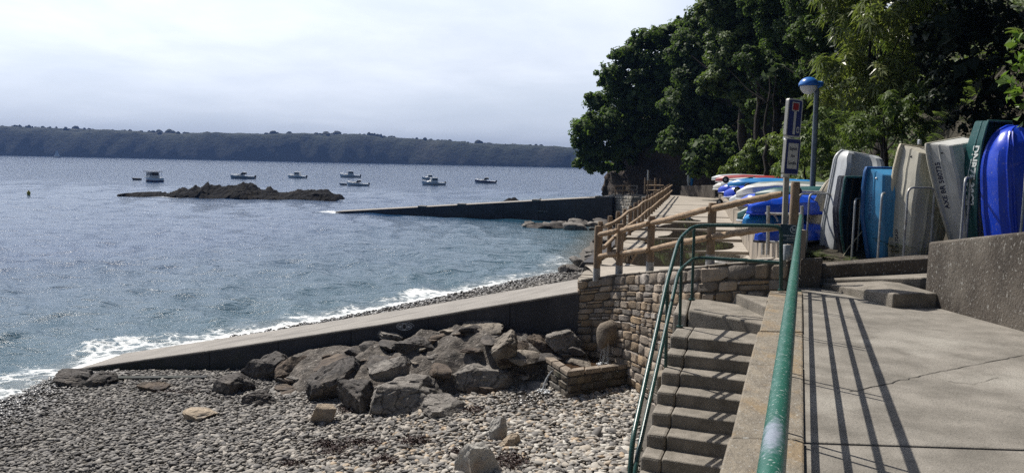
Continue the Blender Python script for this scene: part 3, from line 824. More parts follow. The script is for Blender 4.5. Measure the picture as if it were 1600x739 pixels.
# painted eye on the wall
wd = (wl[1] - wl[0]).normalized(); wdh = Vector((wd.x, wd.y, 0)).normalized()
face_n = Vector((wdh.y, -wdh.x, 0)); face_n = face_n if face_n.y < 0 else -face_n
# wall plane through wl[0]
def on_wall(px, py):
    d = ray(px, py); o = Vector((0, 0, H)); t = (wl[0] - o).dot(face_n) / d.dot(face_n)
    return o + d * t
ec = on_wall(632, 510.2)
er = (on_wall(642, 510.4) - ec).normalized(); eu = Vector((0, 0, 1))
sx = (on_wall(645, 510.4) - ec).length; 
mb = MB()
def eye_curve(a, hgt, k=24):
    up = [(a * math.cos(math.pi * i / k), hgt * math.sin(math.pi * i / k) ** 1.35) for i in range(k + 1)]
    dn = [(x, -y) for x, y in reversed(up[1:-1])]
    return up + dn
def E(p, out=0.004): return ec + er * p[0] + eu * p[1] + face_n * out
mb.tube([E(p) for p in eye_curve(sx * .92, sx * .40)], 0.008, 4, closed=True)
mb.tube([E((p[0] + sx * .1, p[1] + sx * .05)) for p in eye_curve(sx * 1.06, sx * .54)[:25]], 0.006, 4)
mb.tube([E((sx * .26 * math.cos(i * 2 * math.pi / 20), sx * .36 * math.sin(i * 2 * math.pi / 20))) for i in range(20)], 0.010, 4, closed=True)
for sgn in (-1, 1):
    pts = [(sgn * sx * (.36 + .46 * i / 8), sx * .20 * (1 - i / 8)) for i in range(9)]; pts2 = [(a, -b) for a, b in reversed(pts)]
    al = [E(p, 0.003) for p in pts + pts2]
    mb.add(al, [tuple(range(len(al)))])
mb.build('painted_eye', M('grey_eye_paint', (0.56, 0.57, 0.58), (0.38, 0.39, 0.40), 30, 0.8), slip)
mb = MB()     # casting joints down the wall face
for t in (.12, .27, .42, .57, .72):
    p = wl[0].lerp(wl[3], t); i_ = 0
    zt3 = np.interp(p.x, [q.x for q in reversed(wl)], [q.z for q in reversed(wl)]); yt3 = np.interp(p.x, [q.x for q in reversed(wl)], [q.y for q in reversed(wl)])
    c0 = Vector((p.x, yt3, zt3)) + face_n * .004
    mb.add([c0 - wdh * .009, c0 + wdh * .009, c0 + wdh * .009 - Vector((0, 0, zt3 + .3)), c0 - wdh * .009 - Vector((0, 0, zt3 + .3))], [(0, 1, 2, 3)])
mb.build('casting_joint', M('dark_joint_gap', (.02, .02, .022), None, 9, .95), slip)
# low plinth at the foot of the wall
mb = MB()
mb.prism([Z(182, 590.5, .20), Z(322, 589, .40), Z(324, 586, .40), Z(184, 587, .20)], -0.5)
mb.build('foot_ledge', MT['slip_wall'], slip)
# ------------------------------------------------------------------ path, coping wall, right wall
ux, uy = 0.373, 1.0        # direction of the railing in plan
def cop(y, off=0.0): return Vector((1.11 + 0.373 * (y - 3.82) + off, y, PATHZ(y)))
def rwall_x(y): return 5.07 + (9.32 - y) * 0.106
mb = MB()
def slab(poly, th=0.25):
    mb.prism([Vector(p) for p in poly], [Vector((p[0], p[1], p[2] - th)) for p in poly])
def pz(x, y, dz=0): return (x, y, PATHZ(y) + dz)
j0 = lambda x: 4.32 - 0.035 * (x - 1.3)     # joint across the path
slab([pz(-1.2, -3), pz(rwall_x(-3) + .1, -3), pz(rwall_x(4.2) + .1, j0(5.6) - .012), pz(1.62, j0(1.62) - .012)])
slab([pz(1.63, j0(1.62) + .012), pz(rwall_x(4.2) + .1, j0(5.6) + .012), pz(rwall_x(9.3) + .1, 9.3), pz(5.6, 12.4), pz(4.15, 12.4), pz(3.75, 10.25)])
tag(mb.build('path', MT['concrete'], smooth=False, bevel=0.012, origin=False), kind='structure')
mb = MB(); mb.prism([Vector(pz(-1.2, -3, -.06)), Vector(pz(5.9, -3, -.06)), Vector(pz(5.9, 8, -.06)), Vector(pz(3, 8, -.06))], 2.0)
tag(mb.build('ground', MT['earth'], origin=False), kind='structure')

cr_ = MB()
def crack(pix, wd, seed):
    r = random.Random(seed); P = [PL(*q) for q in pix]; pts = []
    for a, b in zip(P[:-1], P[1:]):
        n = max(3, int((b - a).length / .07))
        for i in range(n): pts.append(a.lerp(b, i / n) + Vector((r.uniform(-.012, .012), r.uniform(-.012, .012), 0)))
    pts.append(P[-1]); vs = []
    for i, p in enumerate(pts):
        d = (pts[min(i + 1, len(pts) - 1)] - pts[max(0, i - 1)]).normalized(); s = Vector((-d.y, d.x, 0)) * wd * r.uniform(.25, 1)
        z = PATHZ(p.y) + .004
        vs += [Vector((p.x + s.x, p.y + s.y, z)), Vector((p.x - s.x, p.y - s.y, z))]
    cr_.add(vs, [(2 * i, 2 * i + 1, 2 * i + 3, 2 * i + 2) for i in range(len(pts) - 1)])
crack([(1330, 612), (1391, 598), (1470, 580), (1600, 555), (1680, 540)], .006, 1)
crack([(1480, 596), (1520, 600), (1560, 590)], .004, 2)
cr_.build('path_crack', M('crack_dirt', (.05, .045, .038), None, 20, .95), bpy.data.objects['path'])
# side wall between path and steps, with stone coping
sw = thing('retaining_wall', 'concrete side wall with an ochre stone coping between the steps and the railing', 'wall', (1.5, 4.0, 1.0))
rr = random.Random(4)
mb = MB()
y = -3.0
while y < 9.9:
    L = 3.4 if y < 0.3 else rr.uniform(1.1, 1.9)
    if y < 4.2 < y + L or (0.3 < y < 4.3): L = 4.28 - y if y < 4.2 else L
    y2 = min(y + L, 9.95)
    g = 0.005
    a, b = cop(y + g, -.01 + rr.uniform(-.012, .012)), cop(y2 - g, -.01 + rr.uniform(-.012, .012))
    c, d_ = cop(y2 - g, .42), cop(y + g, .42)
    t = 0.02 + rr.uniform(0, .012)
    mb.prism([p + Vector((0, 0, t)) for p in (d_, c, b, a)], [p - Vector((0, 0, .22)) for p in (d_, c, b, a)])
    y = y2
mb.build('coping', MT['coping'], sw, bevel=0.014)
mb = MB()
a, b, c, d_ = cop(-3, .03), cop(9.9, .03), cop(9.9, .40), cop(-3, .40)
mb.prism([p - Vector((0, 0, .215)) for p in (d_, c, b, a)], 0.2)
mb.build('wall_face', MT['step'], sw)

# thick parapet on the right
zt0, zt1 = D(1443, 378, 9.32).z, D(1600, 360, 7.72).z
def rtop(y): return zt0 + (zt1 - zt0) * (9.32 - y) / 1.6 if y > 6.5 else zt0 + (zt1 - zt0) * (9.32 - 6.5) / 1.6
mb = MB()
sect = [9.32, 8.5, 7.6, 6.5, 4, 1, -3]
ring = []
for a in sect:
    xa = rwall_x(a); ring += [(xa, a, 2.6), (xa, a, rtop(a)), (xa + .42, a, rtop(a)), (xa + .42, a, 2.6)]
fs_ = [(0, 1, 2, 3)] + [(4 * i + k, 4 * i + 4 + k, 4 * i + 4 + (k + 1) % 4, 4 * i + (k + 1) % 4) for i in range(len(sect) - 1) for k in range(4)]
mb.add(ring, fs_)
o = mb.build('parapet_wall', MT['lichen_wall'], None, bevel=0.03, seg=3)
tag(o, 'thick dark lichen-spotted concrete parapet on the right of the path', 'wall')

# low steps up to the boat park
st = thing('entrance_steps', 'two low tapering concrete steps rising to the boat park', 'steps', (4.8, 10, 3.38))
F1, N1 = PL(1253, 440), D(1396, 458, 8.99)
F1.z += 0.012
W1 = Vector((5.10, 9.08, N1.z)); B1 = Vector((5.10, 10.6, N1.z - .02)); B0 = Vector((4.5, 11.15, F1.z + .01))
mb = MB(); mb.prism([F1, N1, W1, B1, B0], 3.0); mb.build('step', MT['step'], st, bevel=0.025, seg=3)
F2, N2 = D(1251, 437, 10.95), D(1441, 433, 9.75)
mb = MB(); mb.prism([F2, N2, Vector((6.2, 9.75, N2.z)), Vector((6.2, 10.9, N2.z - .03)), Vector((4.5, 11.2, F2.z + .01))], 3.0); mb.build('step', MT['step'], st, bevel=0.025, seg=3)
K0, K1 = D(1284, 414.5, 10.85), D(1445, 403, 10.4)
mb = MB(); mb.prism([K0, K1, K1 + Vector((1.5, -.3, .08)), K1 + Vector((1.5, .02, .08)), K1 + Vector((0, .26, 0)), K0 + Vector((0, .26, 0))], 3.1)
o = mb.build('kerb', MT['lichen_wall'], None, bevel=0.02); tag(o, 'low rough concrete kerb in front of the upended dinghies', 'kerb')
mb = MB(); q0 = D(1251, 404, 10.5); mb.prism([q0, D(1284, 402, 10.5), D(1286, 402, 11.0), D(1253, 404, 11.0)], 3.2)
o = mb.build('concrete_block', MT['lichen_wall'], None, bevel=0.03); tag(o, 'dark concrete block at the end of the green railing', 'block')

# ------------------------------------------------------------------ beach steps
sdir = Vector((-0.349, -0.937, 0)); 
stair = thing('beach_steps', 'straight flight of worn concrete steps going down to the beach', 'steps', (1.6, 6.5, 0.6))
k0R = Vector((2.945, 9.0, 0)); k0L = Z(1047, 524, 2.93)
k0R = Z(1180, 537, 2.93)
lr = (k0L - k0R); lr.z = 0
rightd = -lr.normalized()
RIS, TRD = 0.153, 0.282
rs2 = random.Random(8)
for k in range(0, 12):
    r_ = k0R + sdir * (TRD * k) + rightd * 0.55; l_ = k0L + sdir * (TRD * k)
    z = 2.93 - RIS * k
    bk = -sdir * (TRD + 0.06)
    mb = MB()
    wv = [rs2.uniform(-.008, .008) for _ in range(7)]
    # nose edge worn unevenly, left block of rough stone and the long concrete tread
    m1 = l_ + (r_ - l_) * 0.14
    def at(p, dz): return Vector((p.x, p.y, z + dz))
    front = [m1 + (r_ - m1) * (i / 6) + sdir * wv[i] for i in range(7)]
    if k == 0: bk = -sdir * 0.62
    mb.prism([at(p, 0) for p in front] + [at(r_ + bk, .006), at(m1 + bk, .006)], z - 0.42)
    s1 = mb.build('step', MT['step'], stair, bevel=0.02, seg=3)
    mb = MB()
    m0 = m1 - (r_ - l_).normalized() * 0.004
    mb.prism([at(l_ + sdir * rs2.uniform(-.02, .02), rs2.uniform(-.012, .008)), at(m0 + sdir * rs2.uniform(-.015, .015), 0), at(m0 + bk, .006), at(l_ + bk, .0)], z - 0.42)
    mb.build('side_stone', MT['step'], stair, bevel=0.03, seg=2)
# stringer wall under the left edge of the steps
mb = MB()
pts = []
p0 = k0L - sdir * 0.6; p1 = k0L + sdir * (TRD * 12)
t0 = Vector((p0.x, p0.y, 2.7)); t1 = Vector((p1.x, p1.y, 2.7 - RIS * 12 - .35))
w2 = rightd * 0.22
mb.prism([t0, t1, t1 + w2, t0 + w2], -0.2)
mb.build('stringer', MT['step'], stair)
# turning steps and landing at the top
mb = MB()
a, b = Z(1076, 484, 3.08), Z(1187, 505, 3.08)
mb.prism([a, b, b + (b - a).normalized() * .7, Vector((4.0, 10.6, 3.08)), Vector((3.2, 11.1, 3.08)), Z(1081, 467, 3.08)], 2.4)
mb.build('landing', MT['step'], stair, bevel=0.025, seg=3)
mb = MB()
a, b = Z(1147, 457, 3.23), Z(1190, 475, 3.23)
mb.prism([a, b, b + (b - a).normalized() * 1.0, Vector((4.1, 10.6, 3.23)), Vector((3.5, 11.0, 3.23)), a + Vector((.0, .35, 0))], 2.5)
mb.build('landing', MT['step'], stair, bevel=0.025, seg=3)
mb = MB(); mb.prism([Z(1052, 487, 3.02), Z(1073, 491, 3.02), Z(1079, 469, 3.02), Z(1062, 466, 3.02)], 1.6); mb.build('side_stone', MT['step'], stair, bevel=0.03)

# ------------------------------------------------------------------ curved stone wall
WP = [D(905, 440, 14.7), D(930, 436, 14.52), D(960, 431, 14.15), D(990, 428.5, 13.55), D(1020, 426, 12.75), D(1060, 422, 11.75), D(1100, 418, 11.15), D(1148, 413, 10.85), D(1190, 411, 10.65), D(1232, 410, 10.45)]
# a little return at the slipway corner
WP = [WP[0] + Vector((.35, 2.2, -.1)), WP[0] + Vector((0.03, .35, -.02))] + WP
acc = [0]
for a, b in zip(WP[:-1], WP[1:]): acc.append(acc[-1] + math.hypot(b.x - a.x, b.y - a.y))
WL = acc[-1]
def wallpt(u, v, out=0.0):
    """u metres along, v 0..1 up; out metres proud of the face"""
    u = max(0, min(WL - 1e-4, u))
    i = max(j for j in range(len(acc) - 1) if acc[j] <= u)
    t = (u - acc[i]) / (acc[i + 1] - acc[i])
    p = WP[i].lerp(WP[i + 1], t)
    # smooth tangent
    j0_, j1_ = max(0, i - 1), min(len(WP) - 1, i + 2)
    d = (WP[i + 1] - WP[i]).lerp(WP[j1_] - WP[j0_], 0.5); d.z = 0; d.normalize()
    nrm_ = Vector((d.y, -d.x, 0))      # faces the beach
    zb = 0.75
    z = zb + (p.z - zb) * v
    q = Vector((p.x, p.y, z)) + nrm_ * (out if nrm_.y < 0.9 else out)
    return q
# check the facing: it must look back towards the steps
tst = wallpt(WL * .6, .5, 1.0) - wallpt(WL * .6, .5, 0)
WSG = 1.0 if tst.y < 0 else -1.0
wallO = thing('stone_wall', 'curved wall of coursed brown rubble stone between slipway and steps', 'wall', (2.3, 13.5, 0.8))
def stone_block(mb, u0, u1, v0, v1, dep, rnd, pt, n=5, hgt=None):
    """a rough-faced rounded block on the face"""
    du, dv = u1 - u0, v1 - v0
    g = np.linspace(0, 1, n)
    vs = []
    ju = [rnd.uniform(-.10, .10) for _ in range(4)]; jv = [rnd.uniform(-.10, .10) for _ in range(4)]
    tlt = (rnd.uniform(-.25, .25), rnd.uniform(-.25, .25))
    for b in g:
        for a in g:
            # corner jitter, bilinear
            w4 = ((1 - a) * (1 - b), a * (1 - b), (1 - a) * b, a * b)
            uu = a + sum(x * y for x, y in zip(w4, ju)) * .8; vv = b + sum(x * y for x, y in zip(w4, jv)) * .8
            e = min(a, 1 - a, b, 1 - b)
            rim = e < 1e-6
            # round the corners
            ca, cb = abs(a - .5) * 2, abs(b - .5) * 2
            if ca > .9 and cb > .9: uu = .5 + (uu - .5) * .93; vv = .5 + (vv - .5) * .90
            o = 0.0 if rim else dep * (0.75 + rnd.uniform(-.22, .28) + tlt[0] * (a - .5) + tlt[1] * (b - .5))
            uu2 = u0 + du * (uu if rim else .5 + (uu - .5) * 1.5); vv2 = v0 + dv * (vv if rim else .5 + (vv - .5) * 1.5)
            vs.append(pt(uu2, vv2, o))
    fs = []
    for j in range(n - 1):
        for i in range(n - 1):
            fs.append((j * n + i, j * n + i + 1, (j + 1) * n + i + 1, (j + 1) * n + i))
    mb.add(vs, fs)
def lay_wall(mb, length, courses, hfun, pt, rnd, wmin, wmax, dep=0.05, gap=0.012, u_start=0.0):
    edges = [0]
    for k in range(courses): edges.append(edges[-1] + rnd.uniform(.75, 1.3))
    edges = [e / edges[-1] for e in edges]
    for k in range(courses):
        u = u_start - rnd.uniform(0, .2)
        while u < length:
            wd_ = rnd.uniform(wmin, wmax) * (1.4 if rnd.random() < .15 else 1)
            if length - (u + wd_) < wmin * .6: wd_ = length - u
            h_ = hfun(u + wd_ / 2)
            gv = gap / h_
            v0_, v1_ = edges[k] + gv, edges[k + 1] - gv
            if rnd.random() < .22 and k < courses - 1:      # split into two thin stones
                md = (v0_ + v1_) / 2 + rnd.uniform(-.01, .01)
                stone_block(mb, max(u, u_start) + gap, u + wd_ - gap, v0_, md - gv * .8, dep, rnd, pt)
                stone_block(mb, max(u, u_start) + gap, u + wd_ - gap, md + gv * .8, v1_, dep, rnd, pt)
            elif u + wd_ > u_start + .05:
                stone_block(mb, max(u, u_start) + gap, u + wd_ - gap, v0_, v1_, dep, rnd, pt)
            u += wd_
mb = MB()
rnd = random.Random(21)
hf = lambda u: (wallpt(u, 1).z - 0.75)
lay_wall(mb, WL, 15, hf, lambda u, v, o: wallpt(u, v, o * WSG), rnd, .17, .42, dep=0.034, gap=.006)
o = mb.build('stonework', MT['stone'], wallO, smooth=True)
mb = MB()      # mortar core and top
N = 40
for i in range(N):
    u0, u1 = WL * i / N, WL * (i + 1) / N
    a0, a1 = wallpt(u0, 1, 0), wallpt(u1, 1, 0)
    b0, b1 = wallpt(u0, 1, -.42 * WSG), wallpt(u1, 1, -.42 * WSG)
    mb.prism([a0, a1, b1, b0], 0.3)
mb.build('mortar_core', MT['mortar'], wallO)
mb = MB()
for i in range(26):
    u0, u1 = WL * i / 26 + .008, WL * (i + 1) / 26 - .008
    h_ = rnd.uniform(.025, .045)
    a0, a1 = wallpt(u0, 1, rnd.uniform(.0, .03) * WSG), wallpt(u1, 1, rnd.uniform(.0, .03) * WSG)
    b0, b1 = wallpt(u0, 1, -.46 * WSG), wallpt(u1, 1, -.46 * WSG)
    mb.prism([p + Vector((0, 0, h_)) for p in (a0, a1, b1, b0)], [p + Vector((0, 0, .004)) for p in (a0, a1, b1, b0)])
mb.build('wall_top', MT['concrete2'], wallO, bevel=0.012)

# ------------------------------------------------------------------ stone basin with spout
zt = 1.43
Nn, Rr_, Ll = Z(888, 580, zt), Z(988, 567, zt), Z(842, 551, zt)
Bb = Rr_ + (Ll - Nn)
bas = thing('stone_basin', 'square stone water trough built against the curved wall', 'basin', (1.3, 14.0, 0.95))
def rimw(p, q, r, wdt):
    return None
cen = (Nn + Rr_ + Ll + Bb) / 4
def inset(p, k): return p + (cen - p) * k
zb = 0.72
mb = MB(); rnd = random.Random(5)
for (a, b) in ((Ll, Nn), (Nn, Rr_), (Bb, Ll)):
    Lh = (b - a).length; d = (b - a).normalized(); on = Vector((d.y, -d.x, 0))
    if on.dot(a - cen) < 0: on = -on
    def pt(u, v, o, a=a, d=d, on=on): return Vector((a.x + d.x * u, a.y + d.y * u, zb + (zt - .09 - zb) * v)) + on * o
    lay_wall(mb, Lh, 5, lambda u: zt - .09 - zb, pt, rnd, .2, .42, dep=0.035, gap=0.008)
mb.build('stonework', MT['wet_stone'], bas, smooth=True)
mb = MB()
ring_o = [Nn, Rr_, Bb, Ll]; ring_i = [inset(p, .21) for p in ring_o]
for i in range(4):
    j = (i + 1) % 4
    a, b, c, d_ = ring_o[i], ring_o[j], ring_i[j], ring_i[i]
    dz = Vector((0, 0, .09))
    mb.prism([p - dz for p in (a, b, c, d_)], zb - .3)
mb.build('core', MT['mortar'], bas)
mb = MB()
for i in range(4):
    j = (i + 1) % 4
    n_ = 4 if i in (0, 3) else 3
    for s in range(n_):
        t0, t1 = s / n_ + .006, (s + 1) / n_ - .006
        eo = 1.035
        a = cen + (ring_o[i].lerp(ring_o[j], t0) - cen) * eo; b = cen + (ring_o[i].lerp(ring_o[j], t1) - cen) * eo
        c = ring_i[i].lerp(ring_i[j], t1); d_ = ring_i[i].lerp(ring_i[j], t0)
        h_ = rnd.uniform(-.008, .012)
        mb.prism([p + Vector((0, 0, h_)) for p in (a, b, c, d_)], [p - Vector((0, 0, .088)) for p in (a, b, c, d_)])
mb.build('coping', M('trough_coping', (0.30, 0.245, 0.19), (0.17, 0.14, 0.11), 6, 0.85, 1.0, 30, c3=(0.10, 0.085, 0.07), s3=2.5), bas, bevel=0.02, seg=2)
mb = MB()
ri = [inset(p, .20) - Vector((0, 0, .13)) for p in ring_o]
gx = 24
vs = []; 
for j in range(gx):
    for i in range(gx):
        a = ri[0].lerp(ri[1], i / (gx - 1)); b = ri[3].lerp(ri[2], i / (gx - 1)); p = a.lerp(b, j / (gx - 1))
        vs.append((p.x, p.y, p.z + .008 * math.sin(i * 1.3 + j) + .006 * math.sin(j * 1.7 - i * .6)))
fs = [(j * gx + i, j * gx + i + 1, (j + 1) * gx + i + 1, (j + 1) * gx + i) for j in range(gx - 1) for i in range(gx - 1)]
mb.add(vs, fs)
m, nt2, b_ = mat_base('trough_water'); b_.inputs['Base Color'].default_value = (0.05, 0.032, 0.02, 1); b_.inputs['Roughness'].default_value = 0.06; b_.inputs['IOR'].default_value = 1.33
mb.build('water', m, bas, smooth=True)
# spout head: a rounded carved stone out of the wall
sp0 = D(958, 519, 14.08)
wn = Vector((-0.80, -0.60, 0))
spt = MB()
prof = [(-.12, .16), (.0, .165), (.05, .175), (.055, .16), (.12, .165), (.26, .168), (.31, .15), (.335, .10), (.34, .03)]
ringn = 18
vs = []; fs = []
side = Vector((-wn.y, wn.x, 0))
for (t, r_) in prof:
    for k in range(ringn):
        a = 2 * math.pi * k / ringn
        rr_ = r_ * (1 + .05 * math.sin(3 * a + 1))
        p = sp0 + wn * t + side * (math.cos(a) * rr_ * .86) + Vector((0, 0, math.sin(a) * rr_ * 1.42 - max(0, t - .1) * .2))
        vs.append(p)
for i in range(len(prof) - 1):
    for k in range(ringn):
        k2 = (k + 1) % ringn
        fs.append((i * ringn + k, i * ringn + k2, (i + 1) * ringn + k2, (i + 1) * ringn + k))
fs.append(tuple((len(prof) - 1) * ringn + k for k in range(ringn)))
spt.add(vs, fs)
o = spt.build('spout_stone', M('spout_sandstone', (0.24, 0.20, 0.155), (0.14, 0.115, 0.09), 5, 0.9, 1.0, 26, c3=(0.09, 0.08, 0.065), s3=3), None, smooth=True)
tag(o, 'rounded carved spout stone jutting from the wall above the trough', 'spout')
m, nt2, b_ = mat_base('falling_water'); b_.inputs['Base Color'].default_value = (0.75, 0.78, 0.8, 1); b_.inputs['Roughness'].default_value = 0.1
b_.inputs['IOR'].default_value = 1.33; b_.inputs['Transmission Weight'].default_value = 0.55
MT['jet'] = m
MT['splash'] = M('white_splash', (0.85, 0.87, 0.88), (0.7, 0.73, 0.75), 40, 0.5)
def jet(p0, p1, spread, n, seed, name, label, splash_r):
    t_ = thing(name, label, 'water jet', p1)
    rj = random.Random(seed); mb = MB()
    for k in range(n):
        e = p1 + Vector((rj.uniform(-1, 1) * spread, rj.uniform(-1, 1) * spread, 0))
        s = p0 + Vector((rj.uniform(-.012, .012), 0, rj.uniform(-.012, .012)))
        pts = []
        for i in range(9):
            u = i / 8; p = s.lerp(e, u); p.z = s.z + (e.z - s.z) * u ** 2
            pts.append(p + Vector((rj.uniform(-.004, .004), rj.uniform(-.004, .004), 0)))
        mb.tube(pts, [rj.uniform(.006, .011) for _ in range(9)], 5)
    mb.build('stream', MT['jet'], t_, smooth=True)
    mb = MB()
    for k in range(34):
        a = rj.uniform(0, 6.28); r_ = splash_r * math.sqrt(rj.random())
        c = p1 + Vector((math.cos(a) * r_, math.sin(a) * r_, rj.uniform(0, .06) * (1 - r_ / splash_r * .6)))
        s = rj.uniform(.008, .022)
        mb.add([c + Vector(v) * s for v in ((1, 0, 0), (0, 1, 0), (-1, 0, 0), (0, -1, 0), (0, 0, .8), (0, 0, -.8))], [(0, 1, 4), (1, 2, 4), (2, 3, 4), (3, 0, 4), (1, 0, 5), (2, 1, 5), (3, 2, 5), (0, 3, 5)])
    mb.build('splash', MT['splash'], t_, smooth=True)
tip = sp0 + wn * .33 + Vector((0, 0, -.16))
jet(D(949, 536, 13.85), Z(944, 570, zt - .12), .09, 12, 3, 'water_jet', 'white water falling from the spout stone into the trough', .17)
ofl = (Ll.lerp(Nn, .62)); ofl.z = 1.30
jet(D(863, 579, ofl.y - .03), D(848, 612, ofl.y - .28), .03, 5, 4, 'water_jet', 'thin overflow stream arching from the trough side onto the pebbles', .13)
# ------------------------------------------------------------------ ramp and promenade beyond the stone wall
ZR = 2.65
def fx(y): return -2.33 + 0.243 * y          # far wooden fence line
def rx(y): return fx(y) + 3.75               # foot of the boat-park wall
pads = [(17.6, 20.9), (21.0, 24.4), (24.5, 27.9), (28.0, 31.4), (31.5, 35.5), (35.6, 46.0), (46.1, 61.0)]
mb = MB(); zs = []
for k, (a, b) in enumerate(pads):
    z0 = ZR + 0.012 * k; z1 = z0 + (0.0 if k < 5 else .03)
    za, zb_ = z0 + (0.05 if k < 5 else 0), z0 - (0.02 if k < 5 else 0)
    zs.append((za, zb_))
    mb.prism([Vector((fx(a) - .25, a, za)), Vector((rx(a), a, za)), Vector((rx(b), b, zb_)), Vector((fx(b) - .25, b, zb_))], 2.0)
o = mb.build('promenade', MT['concrete2'], origin=False, bevel=0.015); tag(o, kind='structure')
# slope between the wall top and the ramp
mb = MB()
g = 14
top_ = [wallpt(2.3 + (WL - 2.3) * i / g, 1, -.40 * WSG) + Vector((0, 0, -.02)) for i in range(g + 1)]
bot_ = [Vector((fx(17.6) - .25 + (4.0) * i / g, 17.62, ZR + .03)) for i in range(g + 1)]
rows = []
for j in range(9):
    t = j / 8; rows.append([a.lerp(b, t) + Vector((0, 0, .06 * math.sin(math.pi * t))) for a, b in zip(top_, bot_)])
vs = [p for r_ in rows for p in r_]
mb.add(vs, [(j * (g + 1) + i, j * (g + 1) + i + 1, (j + 1) * (g + 1) + i + 1, (j + 1) * (g + 1) + i) for j in range(8) for i in range(g)])
o = mb.build('pavement', MT['concrete2'], origin=False, smooth=True); tag(o, kind='structure')
# rain puddles lying on the flat slabs of the ramp
m, nt2, b_ = mat_base('puddle_water'); b_.inputs['Base Color'].default_value = (0.035, 0.028, 0.022, 1); b_.inputs['Roughness'].default_value = 0.03; b_.inputs['IOR'].default_value = 1.33
MT['puddle'] = m
plab = ['largest puddle, nearest the wooden fence, dark with reflections', 'second long dark puddle on the ramp beyond the largest one', 'third dark puddle lying across the middle of the ramp', 'narrow fourth dark puddle on the ramp', 'thin dark puddle, the most distant wide one on the ramp']
for k, (yc, hy, xl, xr_) in enumerate([(19.0, 1.35, .25, 3.35), (22.4, 1.45, .55, 3.05), (25.9, 1.35, 1.1, 2.75), (29.4, 1.2, .9, 2.6), (33.3, 1.2, .9, 2.3)]):
    mb = MB(); a, b = pads[k]
    n = 60; pts = []
    for i in range(n):
        w_ = 2 * math.pi * i / n
        cxp, syp = math.cos(w_), math.sin(w_)
        sq = 0.42
        ex = math.copysign(abs(cxp) ** sq, cxp); ey = math.copysign(abs(syp) ** .5, syp)
        yy = yc + hy * ey + .05 * math.sin(5 * w_ + k)
        xx = (xl + xr_) / 2 + (xr_ - xl) / 2 * ex * (1 + .10 * math.sin(3 * w_ + k)) + .25 * math.sin(2 * w_ + k)
        pts.append(Vector((fx(yy) + max(.1, xx), yy, zs[k][0] + .012)))
    mb.add(pts, [tuple(range(n))])
    o = mb.build('puddle', MT['puddle'], None); tag(o, plab[k], 'puddle', 'puddles on the ramp')
# sea wall of the ramp
mb = MB()
for a, b in ((17.7, 25), (25, 40), (40, 61)):
    mb.prism([Vector((fx(a) - .30, a, ZR + .10)), Vector((fx(a) - .02, a, ZR + .10)), Vector((fx(b) - .02, b, ZR + .13)), Vector((fx(b) - .30, b, ZR + .13))], -.4)
o = mb.build('sea_wall', MT['slip_wall'], None); tag(o, 'dark concrete sea wall carrying the long far wooden fence', 'wall')

# boat-park retaining wall along the right of the ramp
park = MB()
zt_ = lambda y: 3.40 + 0.055 * max(0, 24 - y) - .012 * max(0, y - 24)
yy = 11.6
seg = []
while yy < 61: seg.append(yy); yy += 1.35
for a, b in zip(seg[:-1], seg[1:]):
    park.prism([Vector((rx(a) + .0, a, zt_(a))), Vector((rx(a) + .22, a, zt_(a))), Vector((rx(b) + .22, b - .015, zt_(b))), Vector((rx(b), b - .015, zt_(b)))], 2.2)
o = park.build('retaining_wall', M('board_marked_concrete', (0.34, 0.29, 0.235), (0.22, 0.19, 0.15), 2.0, 0.92, 0.5, 20, c3=(0.16, 0.14, 0.12), s3=1.2, vstretch=(1, 1, 0.25)), None)
tag(o, 'low pale concrete retaining wall in panels beside the wet ramp below the boats', 'wall')

# boat park terrace and hillside, one sheet
def xh(y):
    y = np.asarray(y, float)
    return 1.42 + .243 * y + np.interp(y, [8, 13, 20, 30, 45, 58, 70], [4.6, 4.2, 3.2, 2.6, 1.7, 1.0, .6])
def terr_z(x, y):
    x = np.asarray(x, float); y = np.asarray(y, float)
    zt2 = 3.36 + 0.055 * np.maximum(0, 24 - y) - .012 * np.maximum(0, y - 24)
    near = np.clip((14 - y) / 2.0, 0, 1)
    zt2 = zt2 * (1 - near) + near * (3.50 + .15 * (x - 4.8))
    s = np.maximum(0, x - xh(y))
    rise = np.where(s < 14, 0.95 * s ** 1.06, 0.95 * 14 ** 1.06 + .35 * (s - 14))
    return zt2 + np.minimum(rise, 17) + (0.25 * wob(x, y, .8) + .5 * wob(x, y, .25, 2)) * np.clip(s / 2, 0, 1)
U = np.linspace(0, 1, 90) ** 1.4; ys = np.concatenate([np.linspace(8.9, 12.1, 8), np.linspace(12.4, 60, 110)])
X = np.zeros((len(ys), 90)); Y = np.repeat(ys[:, None], 90, 1)
for j, y_ in enumerate(ys):
    x0 = rx(y_) + .1 if y_ > 11.55 else (rwall_x(min(y_, 9.3)) + .3 if y_ < 9.4 else 6.1)
    if 11.55 < y_ < 12.3: x0 = 4.75
    X[j] = x0 + U * 46
Zz = terr_z(X, Y)
v, q = grid_mesh(X, Y, Zz)
tag(link_mesh('terrain', np_mesh('terrain', v, q), MT['earth'], smooth=True), kind='structure')

